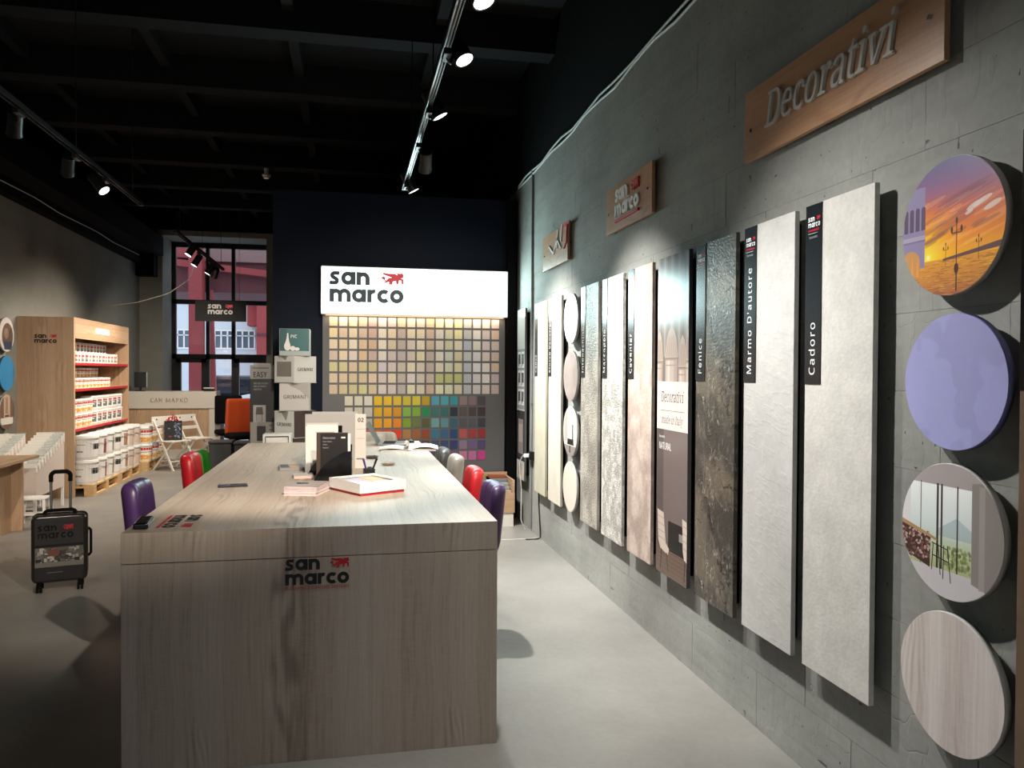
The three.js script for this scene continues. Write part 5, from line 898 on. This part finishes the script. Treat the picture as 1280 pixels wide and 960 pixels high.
  // top shelf
  put((l, g) => makeTub('paint_jar', l, 'paint jar', 0.058, 0.135, LM.red, false, g), [
    [lin(14, -10.48, 0.138, -3.345, 1.63), 'red-banded jar, top shelf, front row', 'front row of jars on the top shelf'],
    [lin(14, -10.48, 0.138, -3.49, 1.63).flatMap((p) => [[p[0], p[1] + 0.136, p[2]]]), 'red-banded jar, top shelf, raised back row', 'upper back row of jars on the top shelf'],
    [lin(14, -10.48, 0.138, -3.49, 1.63), 'red-banded jar, top shelf, under the raised row', 'lower back row of jars on the top shelf'],
  ]);
  put((l, g) => makeTub('paint_jar', l, 'paint jar', 0.061, 0.13, LM.amber, false, g), [
    [lin(11, -10.48, 0.145, -3.345, 1.31), 'amber-labelled jar, second shelf, front row', 'front row of jars on the second shelf'],
    [lin(11, -10.48, 0.145, -3.5, 1.44), 'amber-labelled jar, second shelf, raised back row', 'upper back row of jars on the second shelf'],
    [lin(11, -10.48, 0.145, -3.5, 1.31), 'amber-labelled jar, second shelf, under the raised row', 'lower back row of jars on the second shelf'],
  ]);
  put((l, g) => makeTub('paint_tub', l, 'paint tub', 0.095, 0.18, LM.amber, false, g), [
    [lin(4, -10.51, 0.2, -3.37, 0.82), 'amber-labelled tub, third shelf, lower layer', 'lower amber tubs on the third shelf'],
    [lin(4, -10.51, 0.2, -3.37, 1.0), 'amber-labelled tub, third shelf, upper layer', 'upper amber tubs on the third shelf'],
  ]);
  put((l, g) => makeTub('paint_tub', l, 'paint tub', 0.1, 0.19, LM.grey, false, g), [
    [lin(6, -11.33, 0.222, -3.37, 0.82), 'white tub with red squares, third shelf, lower layer', 'lower white tubs on the third shelf'],
    [lin(6, -11.33, 0.222, -3.37, 1.01), 'white tub with red squares, third shelf, upper layer', 'upper white tubs on the third shelf'],
  ]);
  // pallets
  function pallet(label, x, z, len) {
    const p = thing('pallet', label, 'pallet', [x, 0, z]); const W = 0.8;
    for (let i = 0; i < 5; i++) part(p, 'deck_board', box(0.13, 0.02, len, -W / 2 + 0.065 + i * 0.1675, 0.13, 0, 'z'), M.pine);
    for (const zz of [-1, 0, 1]) { part(p, 'cross_board', box(W, 0.02, 0.11, 0, 0.11, zz * (len / 2 - 0.055), 'x'), M.pine); for (const xx of [-1, 0, 1]) part(p, 'block', box(0.11, 0.08, 0.11, xx * (W / 2 - 0.055), 0.06, zz * (len / 2 - 0.055), 'x'), M.pine); }
    for (const xx of [-1, 0, 1]) part(p, 'bottom_board', box(0.11, 0.02, len, xx * (W / 2 - 0.055), 0.01, 0, 'z'), M.pine);
  }
  pallet('pine pallet under the buckets at the near cabinet end', -3.46, -10.99, 1.12); pallet('second pine pallet under the far cabinet end', -3.47, -12.15, 1.12); pallet('third pine pallet beyond the cabinet', -3.42, -13.42, 1.1);
  const big = [['photoA', 'with a small square photo'], ['photoB', 'with a dark red stripe photo'], ['photoC', 'with a taupe stripe photo'], ['photoA', 'with a plain print'], ['photoD', 'with a copper-brown photo'], ['photoE', 'with pink and red print'], ['photoE', 'with pink and red print']];
  const where = ['nearest', 'second', 'third', 'fourth', 'fifth', 'sixth', 'last'];
  big.forEach(([k, t], i) => {
    const b = makeTub('paint_bucket', `lower white bucket ${t}, ${where[i]} along the pallets`, 'paint bucket', 0.15, 0.3, LM[k], true, 'big buckets on the pallets'); b.position.set(-3.2, 0.14, -10.58 - i * 0.33);
    copy(b, [-3.2, 0.44, -10.58 - i * 0.33], rr(-0.2, 0.2), `upper white bucket ${t}, ${where[i]} along the pallets`, 'big buckets on the pallets');
  });
  const bb = makeTub('paint_bucket', 'plain white bucket in the back row of the pallets', 'paint bucket', 0.15, 0.3, LM.photoC, false, 'back row buckets on the pallets'); bb.position.set(-3.55, 0.44, -10.58);
  bb.userData.label = 'plain white bucket, upper back row, nearest along the pallets'; for (let i = 1; i < 7; i++) copy(bb, [-3.55, 0.44, -10.58 - i * 0.33], 0, `plain white bucket, upper back row, ${where[i]} along the pallets`); for (let i = 0; i < 7; i++) copy(bb, [-3.55, 0.14, -10.58 - i * 0.33], 0, `plain white bucket, lower back row, ${where[i]} along the pallets`, 'lower back row buckets on the pallets');
  put((l, g) => makeTub('paint_bucket', l, 'paint bucket', 0.145, 0.27, LM.amber, false, g), [
    [[[-3.14, 0.14, -13.08]], 'lower amber-labelled bucket nearest on the third pallet'], [[[-3.14, 0.41, -13.08]], 'upper amber-labelled bucket nearest on the third pallet'],
    [[[-3.12, 0.14, -13.4], [-3.12, 0.14, -13.72]], 'lower amber-labelled bucket farther back on third pallet', 'lower far amber buckets'], [[[-3.12, 0.41, -13.4], [-3.12, 0.41, -13.72]], 'upper amber-labelled bucket farther back on third pallet', 'upper far amber buckets'],
  ]);
}

// ---------------------------------------------------------------- reception counter and what stands by the window
{
  const c = thing('reception_counter', 'off-white reception counter with an oak front panel', 'counter', [0, 0, 0]);
  const cm = std({ color: srgb(206, 200, 188), roughness: 0.5 });
  part(c, 'top_band', boxE(-3.8, -2.3, 0.88, 1.175, -15.05, -14.6), cm); part(c, 'end_panel', boxE(-2.42, -2.235, 0, 1.03, -15.05, -14.62), cm); part(c, 'plinth', boxE(-3.8, -2.42, 0, 0.16, -15.0, -14.62), cm);
  part(c, 'front_panel', boxE(-3.8, -2.42, 0.16, 0.88, -15.0, -14.63, 'y'), M.oak);
  const g = textGeo('CAH MAPKO', 0.1, 0.012, 'sans_regular', 0.12, 5), k = 0.62 / g.userData.width; part(c, 'raised_lettering', g.scale(k, k, 1).translate(-3.385, 0.99, -14.6), std({ color: srgb(178, 150, 128), roughness: 0.4 }));
  const m = thing('monitor', 'black monitor seen from behind on the reception counter', 'monitor', [-3.6, 1.175, -14.85], 0.15);
  part(m, 'housing', box(0.2, 0.27, 0.03, 0, 0.2, 0, 'y', 0.006), M.blackMetal); part(m, 'bezel', box(0.012, 0.27, 0.034, 0.104, 0.2, 0), M.alu); part(m, 'neck', box(0.04, 0.1, 0.02, 0, 0.05, -0.02), M.blackMetal); part(m, 'foot', cyl(0.08, 0.09, 0.012, 0, 0.006, -0.02), M.blackMetal);
  const ph = thing('desk_phone', 'dark desk phone at the end of the reception counter', 'telephone', [-2.45, 1.175, -14.8]); part(ph, 'base', box(0.17, 0.04, 0.16, 0, 0.02, 0, 'x', 0.008), M.blackMetal); part(ph, 'handset', box(0.18, 0.025, 0.05, 0, 0.055, 0.03, 'x', 0.01), M.offwhite);
  // hanging sign
  const s = thing('hanging_sign', 'black hanging sign with white lettering before the window', 'sign', [-2.16, 0, -14.2]);
  part(s, 'board', box(0.83, 0.355, 0.03, 0, 2.56, 0), std({ color: srgb(12, 12, 13), roughness: 0.8 })); const l = logo(s, 0.404, { text: std({ color: srgb(176, 174, 168), roughness: 0.5 }), lion: lionRed, tagline: lionRed, depth: 0.002, line: false }); l.position.set(-0.21, 2.505, 0.0152);
  part(s, 'suspension_wire', [rod([-0.3, 2.72, 0], [-0.3, 4.6, 0], 0.003, 6), rod([0.3, 2.72, 0], [0.3, 4.6, 0], 0.003, 6)], M.blackMetal);
  // folding slatted chairs
  const cw = std({ color: srgb(226, 222, 212), roughness: 0.55 });
  function folding(label, pos, turn) {
    const f = thing('folding_chair', label, 'folding chair', pos, turn, undefined);
    for (let i = 0; i < 6; i++) part(f, 'seat_slat', box(0.38, 0.018, 0.05, 0, 0.45, -0.17 + i * 0.066, 'x', 0.003), cw);
    for (const x of [-0.18, 0.18]) { part(f, 'leg', bar([x, 0, 0.2], [x, 0.8, -0.24], 0.022, 0.03), cw); part(f, 'leg', bar([x * 0.9, 0, -0.24], [x * 0.9, 0.45, 0.18], 0.022, 0.03), cw); }
    part(f, 'back_rail', box(0.42, 0.11, 0.018, 0, 0.77, -0.225, 'x', 0.004).rotateX(0), cw); part(f, 'back_rail', box(0.36, 0.05, 0.016, 0, 0.62, -0.14, 'x', 0.004), cw); part(f, 'cross_bar', [rod([-0.18, 0.14, 0.12], [0.18, 0.14, 0.12], 0.01), rod([-0.16, 0.14, -0.11], [0.16, 0.14, -0.11], 0.01)], cw); part(f, 'bolt', [0.12, -0.12].map((x) => new THREE.CylinderGeometry(0.012, 0.012, 0.022, 10).rotateX(Math.PI / 2).translate(x, 0.78, -0.225)), M.black);
    return f;
  }
  folding('white slatted folding chair with the black gift bag on it', [-2.68, 0, -13.0], 0.95); folding('white slatted folding chair next to the one with the bag', [-2.44, 0, -13.5], 0.95);
  const bag = thing('gift_bag', 'black paper gift bag with a red bow on a folding chair', 'gift bag', [-2.68, 0.46, -13.0], 0.25);
  const bt = canvasTex(256, 320, (g2, w, h) => { g2.fillStyle = '#14161c'; g2.fillRect(0, 0, w, h); for (let i = 0; i < 60; i++) { g2.fillStyle = ['#2c3a55', '#54657e', '#1b2436', '#8792a0'][i % 4]; g2.beginPath(); g2.ellipse(150 + hash(i, 1, 6) * 80, 30 + hash(i, 2, 6) * 250, 9, 18, hash(i, 3, 6) * 3, 0, 7); g2.fill(); } g2.fillStyle = '#8c8f94'; g2.fillRect(50, 120, 30, 14); g2.fillStyle = '#b0262c'; g2.fillRect(60, 250, 44, 18); });
  part(bag, 'paper_body', box(0.25, 0.3, 0.1, 0, 0.15, 0).rotateX(-0.08), std({ color: srgb(16, 17, 21), roughness: 0.6 })); part(bag, 'print', new THREE.PlaneGeometry(0.246, 0.296).translate(0, 0.15, 0.0512).rotateX(-0.08), std({ map: bt, roughness: 0.6 }));
  part(bag, 'bow', [[-0.04, 0.33], [0.03, 0.335], [-0.01, 0.36], [0.06, 0.31], [-0.07, 0.31]].map(([x, y], i) => new THREE.TorusGeometry(0.028, 0.009, 6, 14).rotateY(i * 0.7).rotateX(i * 0.4).translate(x, y, 0.01)), M.red);
  // seats behind the counter end
  const o = thing('shell_chair', 'orange shell chair by the window door', 'chair', [-1.72, 0, -13.6], 0.5);
  part(o, 'shell', cushion(0.5, 0.6, 0.08, 0.035, [14, 16, 4], (v) => { v.z += 0.25 * v.x * v.x * 4 * 0.3; v.x *= 0.85 + 0.3 * (0.3 - v.y) * 0.6; }).translate(0, 0.78, -0.2), std({ color: srgb(176, 66, 24), roughness: 0.5 }));
  part(o, 'seat', cushion(0.5, 0.1, 0.46, 0.04, [10, 4, 10]).translate(0, 0.47, 0), M.black); for (const [x, z] of [[-0.2, -0.18], [0.2, -0.18], [-0.2, 0.18], [0.2, 0.18]]) part(o, 'leg', rod([x * 0.8, 0.43, z * 0.8], [x, 0, z], 0.014), M.blackMetal);
  const of = thing('office_chair', 'black office chair behind the counter end', 'chair', [-2.02, 0, -14.3], 0.3);
  part(of, 'backrest', cushion(0.46, 0.5, 0.08, 0.035, [12, 12, 4]).translate(0, 0.86, -0.2), M.black); part(of, 'seat', cushion(0.48, 0.09, 0.46, 0.04, [10, 4, 10]).translate(0, 0.48, 0), M.black); part(of, 'gas_lift', rod([0, 0.08, 0], [0, 0.45, 0], 0.025), M.blackMetal);
  for (let k = 0; k < 5; k++) { const a = k * 1.257; const leg = part(of, 'leg', bar([0, 0.09, 0], [0.27 * Math.cos(a), 0.06, 0.27 * Math.sin(a)], 0.03, 0.03), M.blackMetal); part(leg, 'caster', new THREE.SphereGeometry(0.03, 10, 8).translate(0.27 * Math.cos(a), 0.03, 0.27 * Math.sin(a)), M.blackMetal); }
  for (const [x, z, lb] of [[-1.95, -12.9, 'dark grey bin nearest the counter end'], [-1.55, -12.7, 'dark grey bin beside the brochure stand']]) { const b = thing('storage_bin', lb, 'bin', [x, 0, z]); part(b, 'body', box(0.34, 0.42, 0.3, 0, 0.21, 0, 'y', 0.02), std({ color: srgb(58, 60, 62), roughness: 0.5 })); part(b, 'lid', box(0.36, 0.04, 0.32, 0, 0.44, 0, 'y', 0.012), M.greyDark); }
}

scene.traverse((o) => { if (o.isMesh) { o.castShadow = true; o.receiveShadow = true; } });
renderer.render(scene, camera);
